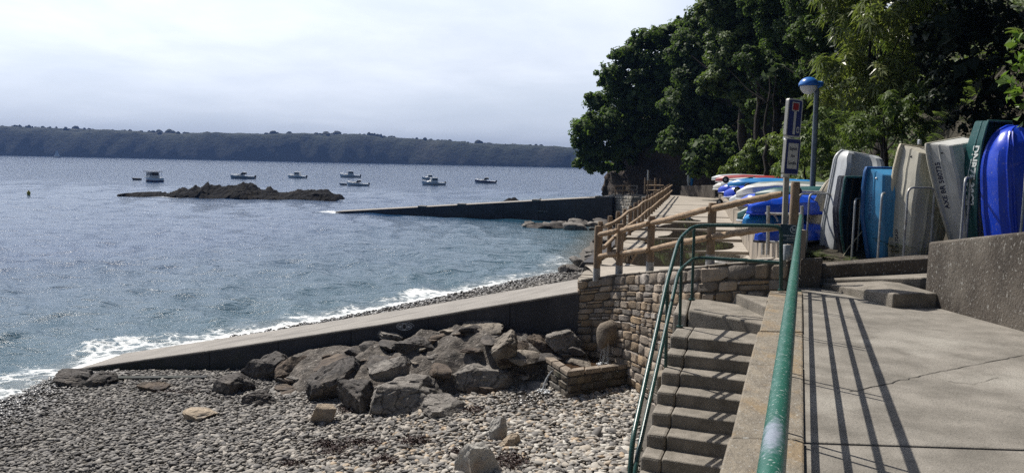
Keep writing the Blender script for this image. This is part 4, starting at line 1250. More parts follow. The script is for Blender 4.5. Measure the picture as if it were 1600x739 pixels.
# cliff at the far end
def cliff():
    P = np.array([(26, 55), (20.5, 57.5), (16.6, 59.5), (13.6, 64), (10.7, 67.5), (8.2, 71.5), (8.6, 76), (10.5, 86), (16, 102)], float)
    L = np.concatenate([[0], np.cumsum(np.hypot(*np.diff(P, axis=0).T))])
    U = np.linspace(0, L[-1], 170); T = np.linspace(0, 1, 70)
    px = np.interp(U, L, P[:, 0]); py = np.interp(U, L, P[:, 1])
    tx, ty = np.gradient(px), np.gradient(py); ln = np.hypot(tx, ty); inx, iny = ty / ln, -tx / ln
    inx, iny = -inx, -iny
    # make sure it leans back into the hill (to +x / +y)
    X = np.zeros((70, 170)); Y = X.copy(); Zc = X.copy()
    for j, t in enumerate(T):
        z = -0.6 + 17 * t
        lean = 1.9 * t * 2.2 + 7 * max(0, t - .45) * 1.6
        X[j] = px + lean * 0.88; Y[j] = py + lean * 0.45; Zc[j] = z
    A = fbm(X + Y * .7, Zc * 1.2, .28, 4, 71) - .5; B = fbm(X + Y * .7, Zc, 1.3, 4, 72, True) - .5
    X += -(2.0 * A + .7 * B); Y += -(1.2 * A + .5 * B)
    v, q = grid_mesh(X, Y, Zc)
    o = link_mesh('cliff', np_mesh('cliff', v, q), MT['cliff'], smooth=True); tag(o, kind='structure')
    ys = np.linspace(52, 110, 50); xs = np.linspace(14, 60, 60)
    X, Y = np.meshgrid(xs, ys)
    top = 3 + 14 * np.clip((X - (13 + 0.1 * (Y - 60))) / 12, 0, 1)
    top = np.where(Y < 60, np.minimum(top, 2 + np.maximum(0, X - 18) * 1.2), top)
    top = np.where((X < 17.5) | (Y < 58), -2, top)
    v, q = grid_mesh(X, Y, top + .8 * (fbm(X, Y, .3, 3, 73) - .5))
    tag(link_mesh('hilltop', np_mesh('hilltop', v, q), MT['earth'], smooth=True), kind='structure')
cliff()

# quay plateau at the pier head
mb = MB()
mb.prism([D(957.5, 306.5, 68.4), D(987, 306.0, 62.7), Vector((14.6, 60.5, 2.74)), Vector((17.4, 60.5, 2.74)), Vector((15, 66, 2.6)), Vector((9.6, 72, 2.4)), Vector((8.6, 69, 2.35))], 1.9)
o = mb.build('quay', MT['concrete2'], origin=False); tag(o, kind='structure')
qw = thing('quay_wall', 'pale rubble stone end wall under the small fence at the pier head', 'wall', (9.5, 66, 0))
a, b = D(957, 306, 68.5), D(986.5, 306, 62.6); a.z = 2.30; b.z = 2.52
mb = MB(); rnd = random.Random(9)
c = Vector((13.2, 61.2, 2.6))
segL = [(a - b).length, (c - b).length]
def qpt(u, v, o):
    if u <= segL[0]: p = a.lerp(b, u / segL[0]); nrm2 = Vector((-.97, -.22, 0))
    else: p = b.lerp(c, min(1, (u - segL[0]) / segL[1])); nrm2 = Vector((-.8, -.6, 0))
    return Vector((p.x, p.y, .2 + (p.z - .2) * v)) + nrm2 * o
lay_wall(mb, sum(segL), 9, lambda u: 2.3, qpt, rnd, .3, .7, dep=.07, gap=.02)
mb.build('stonework', MT['pale_stone'], qw, smooth=True)
mb = MB(); mb.prism([a, b, c, c + Vector((.8, .8, 0)), b + Vector((.6, .5, 0)), a + Vector((.6, .2, 0))], -.2); mb.build('core', MT['mortar'], qw)

# far pier
pier = thing('pier', 'long dark concrete pier sloping into the sea beyond the cove', 'pier', (-4, 70, 0))
pa, pb = Z(524, 331.2, .06), D(958, 307.5, 66.9)
mb = MB()
n = 8
for i in range(n):
    p, q_ = pa.lerp(pb, i / n), pa.lerp(pb, (i + 1) / n)
    back = Vector((.2, 2.6, 0))
    gap = (q_ - p).normalized() * .02
    mb.prism([p, q_ - gap, q_ - gap + back, p + back], -1.2)
mb.build('pier_body', M('pier_concrete', (0.085, 0.085, 0.092), (0.055, 0.056, 0.062), .6, .9, .4, 6, c3=(0.04, 0.042, 0.045), s3=.35, vstretch=(1, 1, 2.0)), pier, bevel=.03)
mb = MB()
for i in range(n * 2):
    p, q_ = pa.lerp(pb, i / (2 * n)), pa.lerp(pb, (i + 1) / (2 * n))
    u1, u2 = Vector((0, .02, .012)), Vector((.2, 2.55, .012))
    mb.prism([p + u1, q_ + u1, q_ + u2, p + u2], [p + u1 - Vector((0, 0, .02)), q_ + u1 - Vector((0, 0, .02)), q_ + u2 - Vector((0, 0, .02)), p + u2 - Vector((0, 0, .02))])
mb.build('pier_deck', MT['slip_top'], pier)
for t in (.33, .475, .74, .955):
    p = pa.lerp(pb, t); mb = MB(); mb.box(p + Vector((0, .3, .05)), (.75, .7, .16), rz=-.1); mb.build('pale_block', MT['pale_stone'], pier, bevel=.03)
p = pa.lerp(pb, .77)
mb = MB(); mb.tube([p + Vector((-.6, -.02, -.95)), p + Vector((.5, -.03, -1.0))], .03, 6); mb.build('mooring_rail', MT['galv'], pier)

# ------------------------------------------------------------------ wooden fences
def post(parent, base, hgt, r, shoe=True, lean=0.0, name='post'):
    mb = MB()
    tp = base + Vector((lean, 0, hgt))
    n = 12; pts = [base.lerp(tp, t) for t in (0, .5, .96, 1.0)]
    mb.tube(pts, [r, r * .99, r * .98, r * .86], n)
    mb.build(name, MT['wood_post'], parent, smooth=True)
    if shoe:
        mb = MB(); mb.tube([base + Vector((0, 0, -.05)), base + Vector((0, 0, .2))], r * 1.05, n); mb.build('post_shoe', MT['shoe'], parent, smooth=True)
def rail(parent, a, b, r, wav=0.006, seed=0, name='rail', mat='wood', n=14):
    rr = random.Random(seed); pts = []; rs_ = []
    for i in range(n + 1):
        p = a.lerp(b, i / n) + Vector((0, 0, rr.uniform(-wav, wav)))
        pts.append(p); rs_.append(r * rr.uniform(.96, 1.04))
    rs_[0] *= .78; rs_[-1] *= .78
    mb = MB(); mb.tube(pts, rs_, 10); return mb.build(name, MT[mat], parent, smooth=True)
nf = thing('wooden_fence', 'near round-pole wooden fence on top of the curved stone wall', 'fence', (2.6, 12.8, 3.2))
pd = [(932.5, 353, 435, 14.39), (967.5, 350, 431, 14.05), (1015.5, 338, 427, 13.0), (1109.5, 317, 418, 11.35), (1237, 284, 405, 10.6)]
for (px, yt, yb, Yd) in pd:
    b_ = D(px - .5, yb, Yd + .1); t_ = D(px + .5, yt, Yd + .1)
    post(nf, b_, t_.z - b_.z, .066 if px < 1200 else .063)
upr = [(936, 367, 14.36), (967, 361, 14.03), (1015, 350, 12.98), (1109, 327, 11.33), (1222, 303, 10.7)]
low = [(936, 400.5, 14.36), (967, 397, 14.03), (1015, 390, 12.98), (1109, 371, 11.33), (1222, 354, 10.7)]
for name_, L_ in (('top', upr), ('low', low)):
    for i in range(4):
        a, b = D(L_[i][0] + (4 if i else 0), L_[i][1] - (1 if i else 0), L_[i][2]), D(L_[i + 1][0] - (3 if i < 3 else 0), L_[i + 1][1], L_[i + 1][2])
        rail(nf, a, b, .049, seed=i + len(name_) * 7 + (3 if name_ == 'low' else 0))

ff_ = thing('wooden_fence', 'long wooden pole fence running away along the ramp to the cliff', 'fence', (fx(35), 35, ZR))
y_ = 17.75; k = 0; ps = []
rr = random.Random(12)
while y_ < 59.5:
    post(ff_, Vector((fx(y_) + .06, y_, ZR + .06)), .99 + rr.uniform(-.03, .03), .062, shoe=False); ps.append(y_)
    y_ += 1.9
for h_ in (.86, .42):
    pts = []; a = 17.6
    while a < 59.7:
        pts.append(Vector((fx(a) + .17, a, ZR + .06 + h_ + rr.uniform(-.03, .03)))); a += 1.9
    mb = MB(); mb.tube(pts, .048, 10); mb.build('rail', MT['wood'], ff_, smooth=True)
# angled posts with rails at the near end (the fence turns down to the beach)
pf = thing('wooden_fence', 'short three-post wooden fence at the pier head above the pale stone wall', 'fence', tuple(D(975, 304, 66)))
for px in (961, 973, 984.5):
    post(pf, D(px, 306, 66.2), 1.02, .07, shoe=False)
for dy in (290.5, 298):
    rail(pf, D(961, dy, 66.1), D(984, dy - .5, 66.1), .06, n=6)
for py in (290.5, 296.5, 304): 
    mb = MB(); mb.tube([D(984, py, 66.1), D(996, py - .5, 66.1)], .03, 6); mb.build('metal_rail', MT['galv'], pf)
mb = MB(); mb.tube([D(995.5, 289.5, 66.1), D(995.5, 304, 66.1)], .035, 6); mb.build('metal_post', MT['galv'], pf)
pf2 = thing('wooden_fence', 'double wooden barrier in front of the cliff at the end of the ramp', 'fence', tuple(D(1020, 302, 62)))
for px, Yd in ((1007.5, 61.5), (1023, 62), (1031, 66), (1015, 67), (1027, 68)):
    b_ = D(px, 302.5, Yd); post(pf2, b_, 1.25 if Yd < 65 else 1.3, .075, shoe=False)
for (a, b, Yd) in (((1010, 290), (1037, 290), 61.6), ((1010, 298), (1037, 297.5), 61.6), ((1013, 283.5), (1033, 282), 67), ((1013, 287), (1033, 286), 67)):
    rail(pf2, D(*a, Yd), D(*b, Yd), .065, n=5)
sp = thing('marker_post', 'thin pole with a small narrow board by the barrier at the ramp end', 'post', tuple(D(1012, 305, 58)))
mb = MB(); mb.tube([D(1011.5, 306, 58), D(1012.5, 276, 58)], .05, 8); mb.build('pole', MT['wood_post'], sp, smooth=True)
mb = MB(); c_ = D(1012.6, 274, 57.9); mb.box(c_, (.14, .05, .75), rz=.6); mb.build('board', MT['g_lgrey'], sp, bevel=.01)

# low wall and upright boards at the cliff foot
mb = MB(); a, b = D(1064, 303, 60.6), D(1118, 304, 57)
mb.prism([D(1064, 290.5, 60.6), D(1118, 289.5, 57), D(1119, 289.5, 57.6), D(1065, 290.5, 61.2)], 2.3)
o = mb.build('low_wall', MT['lichen_wall'], None, bevel=.03); tag(o, 'low grey wall across the end of the ramp under the cliff', 'wall')
for k, (px, mt_, lab) in enumerate(((1076, 'g_white', 'slim white board leaning upright on the dark cliff'), (1080.5, 'g_mid', 'slim blue board leaning upright beside the white one'))):
    mb = MB(); b0 = D(px, 291, 61.5); t0 = D(px + 1.5, 262, 62.0)
    pts = [b0.lerp(t0, i / 10) for i in range(11)]
    rs_ = [.05 + .16 * math.sin(math.pi * min(1, .08 + i / 10 * .9)) for i in range(11)]
    vs = []; fs = []
    for p, r_ in zip(pts, rs_):
        for kk in range(10):
            w_ = kk * 2 * math.pi / 10; vs.append(p + Vector((r_ * math.cos(w_) * .75, r_ * math.sin(w_) * .45, 0)))
    for i in range(10):
        for kk in range(10): fs.append((i * 10 + kk, i * 10 + (kk + 1) % 10, (i + 1) * 10 + (kk + 1) % 10, (i + 1) * 10 + kk))
    mb.add(vs, fs); o = mb.build('surfboard', MT[mt_], None, smooth=True); tag(o, lab, 'board')

# rocks along the shore under the ramp and the pier
rr = random.Random(33); protos = []
for k in range(5):
    me = rock_mesh('shore_rock', (1, .85, .6), 300 + k, 8, .10, 3)
    protos.append(me)
for me in protos: me.materials.append(GR if protos.index(me) % 2 else BK)
cnt = 0
spots = []
for k in range(46):
    y_ = rr.uniform(34, 63); 
    s_ = shore_d(np.array([0.]), np.array([y_]))
    xa = np.interp(y_, SHORE[:, 1], SHORE[:, 0]); xb = fx(y_) - .5
    x_ = xa + (xb - xa) * rr.uniform(.05, 1.0) ** .8
    spots.append((x_, y_, rr.uniform(.5, 1.5)))
for k in range(26):
    t_ = rr.random(); p = D(822 + 135 * t_, 350 - 6 * t_ + rr.uniform(-3, 6), 64)
    p = Z(822 + 130 * t_, 349 - 4 * t_ + rr.uniform(-2, 14) * (.3 + .7 * t_), .15)
    spots.append((p.x, p.y, rr.uniform(.7, 1.9)))
for (x_, y_, s_) in spots:
    me = rr.choice(protos); o = bpy.data.objects.new('shore_rock', me); COL.objects.link(o)
    o.location = (x_, y_, max(bzf(x_, y_), -.1) + .1 * s_); o.scale = (s_ * rr.uniform(.8, 1.4), s_ * rr.uniform(.7, 1.2), s_ * rr.uniform(.7, 1.2)); o.rotation_euler = (rr.uniform(-.2, .2), rr.uniform(-.2, .2), rr.uniform(0, 6.28))
    tag(o, 'rough grey boulder heaped between the cove water and the far fence or pier', 'boulder', 'boulders along the cove shore')
boulder(897, 413, 26, 16, 'wet dark boulder at the water edge left of the fence corner post', BK, 61, Y=31, lift=.25, depth=.8)
boulder(918, 396, 20, 16, 'second dark boulder just above the wet one by the fence', BK, 62, Y=30, lift=.6)
boulder(901, 395, 18, 8, 'small half-awash dark stone in the cove water', BK, 63, Y=34, lift=.1)

# ------------------------------------------------------------------ green railing beside the path
gr_ = thing('railing', 'thick chipped green tubular railing along the top of the path, with four rails', 'railing', (1.5, 4, 3.45))
A0, B0_ = D(1205, 739, 1.36), D(1251.5, 337.5, 10.2)
dirv = (B0_ - A0)
def railpt(y, h=1.0):       # h: share of the full height
    t = (y - A0.y) / dirv.y; p = A0 + dirv * t
    return Vector((p.x, y, PATHZ(y) + (p.z - PATHZ(y)) * h))
mb = MB()
endp = railpt(10.2); 
pts = [railpt(y_) for y_ in np.linspace(-1.2, 10.2, 30)]
mb.tube(pts, .0255, 14); mb.build('top_rail', MT['green'], gr_, smooth=True)
def worn_green():
    m = MT['green']; nt3 = m.node_tree; b = nt3.nodes['Principled BSDF']
    src = b.inputs['Base Color'].links[0].from_socket
    ge = nn(nt3, 'ShaderNodeNewGeometry'); sb = nn(nt3, 'ShaderNodeVectorMath', operation='SUBTRACT'); c = railpt(1.50); sb.inputs[1].default_value = c + Vector((-.006, 0, .024)); nt3.links.new(ge.outputs['Position'], sb.inputs[0])
    m0 = nn(nt3, 'ShaderNodeVectorRotate', rotation_type='Z_AXIS'); m0.inputs['Angle'].default_value = math.atan2(dirv.x, dirv.y); nt3.links.new(sb.outputs[0], m0.inputs['Vector'])
    m1 = nn(nt3, 'ShaderNodeVectorMath', operation='MULTIPLY'); m1.inputs[1].default_value = (1.5, .26, .6); nt3.links.new(m0.outputs[0], m1.inputs[0])
    vm = nn(nt3, 'ShaderNodeVectorMath', operation='LENGTH'); nt3.links.new(m1.outputs[0], vm.inputs[0])
    nf, _ = noise_fac(nt3, ge.outputs['Position'], 38, 5, .7, .3, .7)
    ad = nn(nt3, 'ShaderNodeMath', operation='MULTIPLY_ADD'); ad.inputs[1].default_value = .028; nt3.links.new(nf, ad.inputs[0]); nt3.links.new(vm.outputs['Value'], ad.inputs[2])
    mr = nn(nt3, 'ShaderNodeMapRange'); mr.inputs[1].default_value = .028; mr.inputs[2].default_value = .05; mr.inputs[3].default_value = .8; mr.inputs[4].default_value = 0; nt3.links.new(ad.outputs[0], mr.inputs[0])
    nt3.links.new(mix_col(nt3, mr.outputs[0], src, (.27, .29, .36)), b.inputs['Base Color'])
worn_green()
for h_ in (.75, .5, .25):
    mb = MB(); pts = [railpt(y_, h_) for y_ in np.linspace(-1.2, 10.15, 12)]; mb.tube(pts, .019, 10); mb.build('lower_rail', MT['green2'], gr_, smooth=True)
for y_ in (1.2, 2.75, 4.35, 5.72, 7.25, 8.75, 10.1):
    for dy in ((-.05, .05) if y_ < 10 else (0,)):
        mb = MB(); a = railpt(y_ + dy, .0); b = railpt(y_ + dy, .985); mb.tube([a, b], .011 if y_ < 10 else .02, 8); mb.build('post', MT['green2'], gr_, smooth=True)
    mb = MB(); mb.box(railpt(y_, 0) + Vector((0, 0, .008)), (.12, .2, .014), rz=-.36); mb.build('base_plate', MT['green2'], gr_)

# green handrail down the steps and round the landing
hr = thing('handrail', 'double green tubular handrail bending down the beach steps from the landing', 'handrail', (2.2, 9.4, 2.9))
def lrail(y0, pts_img, rad, name):
    pts = [D(*p) for p in pts_img]
    pts = fillet(pts, .22, 6)
    mb = MB(); mb.tube(pts, rad, 12); return mb.build(name, MT['green2'], hr, smooth=True)
# depth along the left edge of the steps
def ldepth(px, py, h):
    # depth where the pixel ray meets the inclined plane h above the nosing line along the left edge
    best = None
    for t in np.linspace(-.6, 5, 1200):
        p = k0L + sdir * t; z = 2.93 - RIS * t / TRD + h
        v_ = Vector((p.x, p.y, z)) - Vector((0, 0, H)); wz = v_.dot(_F); y2 = 369.5 - FPX * v_.dot(_UU) / wz
        e = abs(y2 - py)
        if best is None or e < best[0]: best = (e, p.y, p.x, z)
    return best
e1 = ldepth(0, 700, 1.0); e2 = ldepth(0, 400, 1.0)
Yb_, Yt_ = e1[1], 9.35
up = [(985, 739, 6.85), (986, 690, 6.85), (1043, 438, 9.0), (1060, 378, 9.75), (1085, 352, 10.3), (1193, 352.5, 10.0), (1220.5, 362, 9.86), (1220.5, 453, 9.86)]
lo_ = [(989, 739, 6.75), (1003, 652, 7.35), (1060, 424, 9.5), (1084, 402, 10.3), (1219, 410.5, 9.88)]
a_, b_ = D(985, 690, 6.85), D(1043, 438, 9.0)
lrail(0, [(981, 860, 6.8), (984, 745, 6.8), (988, 688, 6.9), (1043, 438, 9.0), (1061, 374, 9.75), (1085, 352, 10.35), (1195, 352.5, 9.95), (1220.5, 354, 9.86), (1220.5, 454, 9.86)], .025, 'rail')
lrail(0, [(986, 860, 6.6), (992, 730, 6.75), (1060.5, 423, 9.5), (1086, 402, 10.34), (1219, 410.5, 9.88)], .023, 'rail')
for (xt, yt, xb, yb, Yd) in ((1085, 353, 1081, 469, 10.33), (1066, 369, 1062, 511, 9.78), (1043, 440, 1039.5, 604, 8.98)):
    mb = MB(); mb.tube([D(xb, yb, Yd), D(xt, yt, Yd)], .02, 10); mb.build('post', MT['green2'], hr, smooth=True)
for (xb, yb, Yd) in ((1081, 468, 10.33), (1062, 510, 9.78), (1220.5, 453, 9.86)):
    mb = MB(); mb.tube([D(xb, yb + 1, Yd), D(xb, yb - 1.5, Yd)], .045, 10); mb.build('base_plate', MT['green2'], hr, smooth=True)
mb = MB(); mb.tube([D(1039.5, 605, 8.98), D(1039.6, 583, 8.98)], .030, 10); mb.build('sleeve', MT['shoe'], hr, smooth=True)
mb = MB(); mb.box(D(1034, 597, 9.05), (.26, .26, .24), rz=.35); mb.build('anchor_block', MT['coping'], hr, bevel=.03)

# ------------------------------------------------------------------ signs
sg = thing('sign_post', 'square metal post carrying two blue and white road signs beside the fence end', 'sign post', tuple(D(1224, 412, 10.35)))
mb = MB()
pb_, pt_ = D(1223.5, 418, 10.35), D(1233, 160, 10.35)
ax = (pt_ - pb_)
mb.prism([pt_ + Vector(v) for v in ((-.034, -.028, 0), (.034, -.028, 0), (.034, .028, 0), (-.034, .028, 0))], [pb_ + Vector(v) for v in ((-.034, -.028, 0), (.034, -.028, 0), (.034, .028, 0), (-.034, .028, 0))])
mb.build('post', M('aged_sign_post', (0.33, 0.31, 0.27), (0.24, 0.22, 0.19), 6, .7), sg, bevel=.006)
def rrect(w_, h_, r_, n=5):
    out = []
    for cx_, cz_, a0 in ((w_ / 2 - r_, h_ / 2 - r_, 0), (-w_ / 2 + r_, h_ / 2 - r_, 90), (-w_ / 2 + r_, -h_ / 2 + r_, 180), (w_ / 2 - r_, -h_ / 2 + r_, 270)):
        for i in range(n + 1):
            a = R(a0 + 90 * i / n); out.append((cx_ + r_ * math.cos(a), cz_ + r_ * math.sin(a)))
    return out
def plate(Mx, w_, h_, r_, y0, y1, mat, parent, name, ox=0, oz=0):
    o_ = rrect(w_, h_, r_); n = len(o_)
    vs = [Mx @ Vector((x + ox, y0, z + oz)) for x, z in o_] + [Mx @ Vector((x + ox, y1, z + oz)) for x, z in o_]
    fs = [tuple(range(n - 1, -1, -1)), tuple(range(n, 2 * n))] + [(i, (i + 1) % n, n + (i + 1) % n, n + i) for i in range(n)]
    mb = MB(); mb.add(vs, fs); return mb.build(name, mat, parent)
YAW = R(38)       # the signs face down the path, seen from their left
def sign(c, w_, h_, roll=0.02):
    return Matrix.Translation(c) @ Matrix.Rotation(roll, 4, 'Y') @ Matrix.Rotation(R(31), 4, 'Z')
k_ = 10.28 / FPX
M1 = sign(D(1239.5, 185, 10.22), 0, 0, .03)
plate(M1, .285, .50, .035, -.02, .025, MT['white_sign'], sg, 'sign_panel')
plate(M1, .245, .46, .025, -.0235, -.019, MT['navy'], sg, 'blue_field')
plate(M1, .044, .335, .002, -.027, -.0225, MT['white_sign'], sg, 'road_symbol', 0, -.045)
plate(M1, .135, .115, .004, -.027, -.0225, MT['white_sign'], sg, 'bar_border', 0, .15)
plate(M1, .108, .088, .003, -.030, -.026, MT['red'], sg, 'red_bar', 0, .15)
for i_, (w_, h_, ox, oz) in enumerate(((.05, .085, .075, -.15),)):
    plate(M1, w_, h_, .022, -.027, -.0225, MT['white_sign'], sg, 'walker_symbol', ox, oz)
    plate(M1, w_ * .45, h_ * .55, .01, -.0295, -.0265, MT['navy'], sg, 'walker_symbol', ox, oz)
M2 = sign(D(1236, 245, 10.22), 0, 0, .03)
plate(M2, .285, .475, .03, -.02, .025, MT['white_sign'], sg, 'sign_panel')
plate(M2, .26, .45, .022, -.0235, -.019, MT['navy'], sg, 'blue_field')
plate(M2, .19, .335, .006, -.027, -.0225, M('sign_cream', (0.56, 0.55, 0.50), (0.47, 0.46, 0.42), 8, .5), sg, 'text_field', 0, .008)
TR = Matrix.Rotation(R(90), 4, 'X')
for txt, oz in (('Baignade', .105), ('Non', .01), ('Surveillée', -.085)):
    sc = Matrix.Diagonal((.80, 1.25, 1, 1))
    text_part(txt, .052, MT['ink'], sg, M2 @ Matrix.Translation((0, -.0285, oz)) @ TR @ sc)
mb = MB(); mb.box(D(1230, 216, 10.28), (.09, .07, .04)); mb.box(D(1227, 275, 10.30), (.09, .07, .04)); mb.build('clamp', MT['galv'], sg)

s2 = thing('notice_board', 'small dark teal sign forbidding dogs on the beach, fixed low beside the railing', 'sign', tuple(D(1234, 380, 10.15)))
M3 = Matrix.Translation(D(1234.5, 366, 10.15)) @ Matrix.Rotation(R(-14), 4, 'Z') @ Matrix.Rotation(.03, 4, 'Y')
plate(M3, .255, .255, .008, -.006, .006, MT['tealsign'], s2, 'board')
mb = MB(); mb.tube([M3 @ Vector((.045 + .047 * math.cos(a), -.008, .065 + .047 * math.sin(a))) for a in np.linspace(0, 2 * math.pi, 24, endpoint=False)], .0055, 5, closed=True)
mb.tube([M3 @ Vector((.045 - .034, -.008, .065 + .034)), M3 @ Vector((.045 + .034, -.008, .065 - .034))], .005, 5)
mb.build('prohibition_ring', MT['letter'], s2)
mb = MB()     # little dog
def dq(l): return [M3 @ Vector((.045 + x, -.0075, .065 + z)) for x, z in l]
mb.add(dq([(-.022, -.004), (.014, -.004), (.018, .010), (-.02, .009)]), [(0, 1, 2, 3)]); mb.add(dq([(.012, .004), (.028, .008), (.027, .017), (.016, .024), (.011, .012)]), [(0, 1, 2, 3, 4)])
for x in (-.02, -.010, .006, .013): mb.add(dq([(x, -.024), (x + .005, -.024), (x + .006, -.003), (x - .001, -.003)]), [(0, 1, 2, 3)])
mb.add(dq([(-.022, .006), (-.030, .02), (-.027, .021), (-.018, .009)]), [(0, 1, 2, 3)])
mb.build('dog_symbol', MT['letter'], s2)
text_part('PLAGE INTERDITE', .029, MT['letter'], s2, M3 @ Matrix.Translation((.012, -.0075, -.022)) @ TR @ Matrix.Diagonal((.82, 1.15, 1, 1)), weight=.0006)
text_part('AUX CHIENS', .029, MT['letter'], s2, M3 @ Matrix.Translation((.03, -.0075, -.058)) @ TR @ Matrix.Diagonal((.82, 1.15, 1, 1)), weight=.0006)
plate(M3, .20, .004, .001, -.009, -.006, MT['letter'], s2, 'rule', 0, -.085)
mb = MB(); mb.tube([D(1241, 378, 10.2), D(1241, 412, 10.2)], .022, 10); mb.build('stake', MT['darkmetal'], s2, smooth=True)
mb = MB(); b0 = D(1228.5, 406, 10.0); mb.tube([b0, b0 + Vector((0, 0, .19)), b0 + Vector((0, 0, .2))], [.052, .052, .046], 14)
o = mb.build('pipe_stub', MT['galv'], None, smooth=True); tag(o, 'short capped grey metal pipe stub under the teal sign', 'pipe')

# ------------------------------------------------------------------ street lamp
lp = thing('street_lamp', 'street lamp with blue hood and white globe on a grey pole', 'street lamp', tuple(D(1268, 330, 15.5)))
lb, lt = D(1266, 372, 15.5), D(1276.5, 136, 15.5)
mb = MB(); mb.tube([lb, lb.lerp(lt, .5), lt], [.06, .055, .048], 12); mb.build('pole', MT['lamppole'], lp, smooth=True)
hc = D(1263.5, 134, 15.45); kx = 15.5 / FPX
mb = MB()
def dome(c, rx_, ry_, rz_, a0, a1, n=18, m_=8):
    vs = []; fs = []
    for j in range(m_ + 1):
        a = R(a0 + (a1 - a0) * j / m_)
        for i in range(n):
            w_ = 2 * math.pi * i / n
            vs.append(c + Vector((rx_ * math.cos(a) * math.cos(w_), ry_ * math.cos(a) * math.sin(w_), rz_ * math.sin(a))))
    for j in range(m_):
        for i in range(n): fs.append((j * n + i, j * n + (i + 1) % n, (j + 1) * n + (i + 1) % n, (j + 1) * n + i))
    return vs, fs
mb.add(*dome(hc, 14.5 * kx, 14.5 * kx, 12.5 * kx, -4, 89)); mb.build('hood', MT['lampblue'], lp, smooth=True, solid=.01)
mb = MB(); mb.add(*dome(hc - Vector((0, 0, .012)), 12.6 * kx, 12.6 * kx, 12.5 * kx, -89, 0)); mb.build('globe', MT['globe'], lp, smooth=True)
mb = MB(); mb.tube([hc + Vector((9 * kx, 0, 2.5 * kx)), hc + Vector((15 * kx, 0, 1.5 * kx)), D(1284, 131.5, 15.5), D(1286, 132, 15.5)], [.07, .07, .052, .04], 12); mb.build('arm', MT['lampblue'], lp, smooth=True)
# ------------------------------------------------------------------ small hulls (dinghies, kayaks)
PRAM = [(1.0, 0.0), (0.985, -0.045), (0.87, -0.05), (0.815, -0.40), (0.83, -0.44), (0.79, -0.50), (0.73, -0.86), (0.66, -0.93), (0.30, -0.955), (0.24, -1.0), (0.18, -0.965), (0.0, -0.985)]
ROUND = [(1.0, 0.0), (1.0, -0.10), (0.955, -0.13), (0.94, -0.35), (0.86, -0.62), (0.68, -0.83), (0.60, -0.90), (0.50, -0.88), (0.22, -0.95), (0.0, -1.0)]
TWIN = [(1.0, 0.0), (1.0, -0.12), (0.94, -0.15), (0.92, -0.6), (0.82, -0.95), (0.66, -1.0), (0.54, -0.9), (0.46, -0.45), (0.25, -0.36), (0.0, -0.34)]
def full_profile(half): return [(-x, y) for x, y in half] + [(x, y) for x, y in reversed(half[:-1])]
class Hull:
    def __init__(s, L, B, Dp, half, wf, df, n=34, sl=(0.0, 0.0)):
        s.sl = sl; s.L, s.B, s.D, s.half, s.wf, s.df, s.n = L, B, Dp, half, wf, df, n
        s.prof = full_profile(half)
    def pt(s, t, k):
        x, y = s.prof[k]; return Vector((x * s.B / 2 * s.wf(t), y * s.D * s.df(t), t * s.L - max(0, -y - .045) * (s.sl[1] * t - s.sl[0] * (1 - t))))
    def mesh(s):
        mb = MB(); m = len(s.prof); vs = []
        for i in range(s.n + 1):
            for k in range(m): vs.append(s.pt(i / s.n, k))
        fs = []
        for i in range(s.n):
            for k in range(m - 1): fs.append((i * m + k, i * m + k + 1, (i + 1) * m + k + 1, (i + 1) * m + k))
        fs.append(tuple(range(m))); fs.append(tuple(s.n * m + k for k in range(m - 1, -1, -1)))
        mb.add(vs, fs); return mb
    def rim_pts(s, out=1.0):
        m = len(s.prof) - 1
        a = [s.pt(i / s.n, 0) for i in range(s.n + 1)]; b = [s.pt(i / s.n, m) for i in range(s.n, -1, -1)]
        return a + b
    def side(s, side_, t, f):
        """point a fraction f (0 gunwale .. 1 chine) down the side panel and its outward normal"""
        p0 = Vector((side_ * .87 * s.B / 2 * s.wf(t), -.05 * s.D * s.df(t), t * s.L)); p1 = Vector((side_ * .745 * s.B / 2 * s.wf(t), -.80 * s.D * s.df(t), t * s.L))
        d = (p1 - p0); nrm_ = Vector((side_ * abs(d.y), -abs(d.x), 0)).normalized()
        return p0.lerp(p1, f), nrm_
def hull_text(hull, body, size, side_, tc, fc, mat, parent, weight=.002, xs=1.0):
    c = bpy.data.curves.new('tmp', 'FONT'); c.body = body; c.size = size; c.align_x = 'CENTER'; c.align_y = 'CENTER'; c.extrude = .001; c.offset = weight; c.resolution_u = 2
    o = bpy.data.objects.new('tmp', c); COL.objects.link(o)
    me = bpy.data.meshes.new_from_object(o.evaluated_get(bpy.context.evaluated_depsgraph_get())); bpy.data.objects.remove(o)
    rd = 1 if side_ < 0 else -1
    sl = hull.D * .75
    for v in me.vertices:
        u, w_, zz = v.co.x * xs, v.co.y, v.co.z
        t = tc + rd * u / hull.L; p, nr = hull.side(side_, t, fc - w_ / sl)
        v.co = p + nr * (.012 + zz)
    link_mesh('lettering', me, mat, parent, local=True)
def lerpf(pts):
    xs = [a for a, _ in pts]; ys = [b for _, b in pts]
    return lambda t: float(np.interp(t, xs, ys))
def rounded(t0, wf0, end=1.0, low=.05):
    def g(t):
        w_ = wf0(t)
        if t > t0: w_ *= max(low, math.sqrt(max(0, 1 - ((t - t0) / (end - t0)) ** 2)))
        return w_
    return g
BOATM = {}
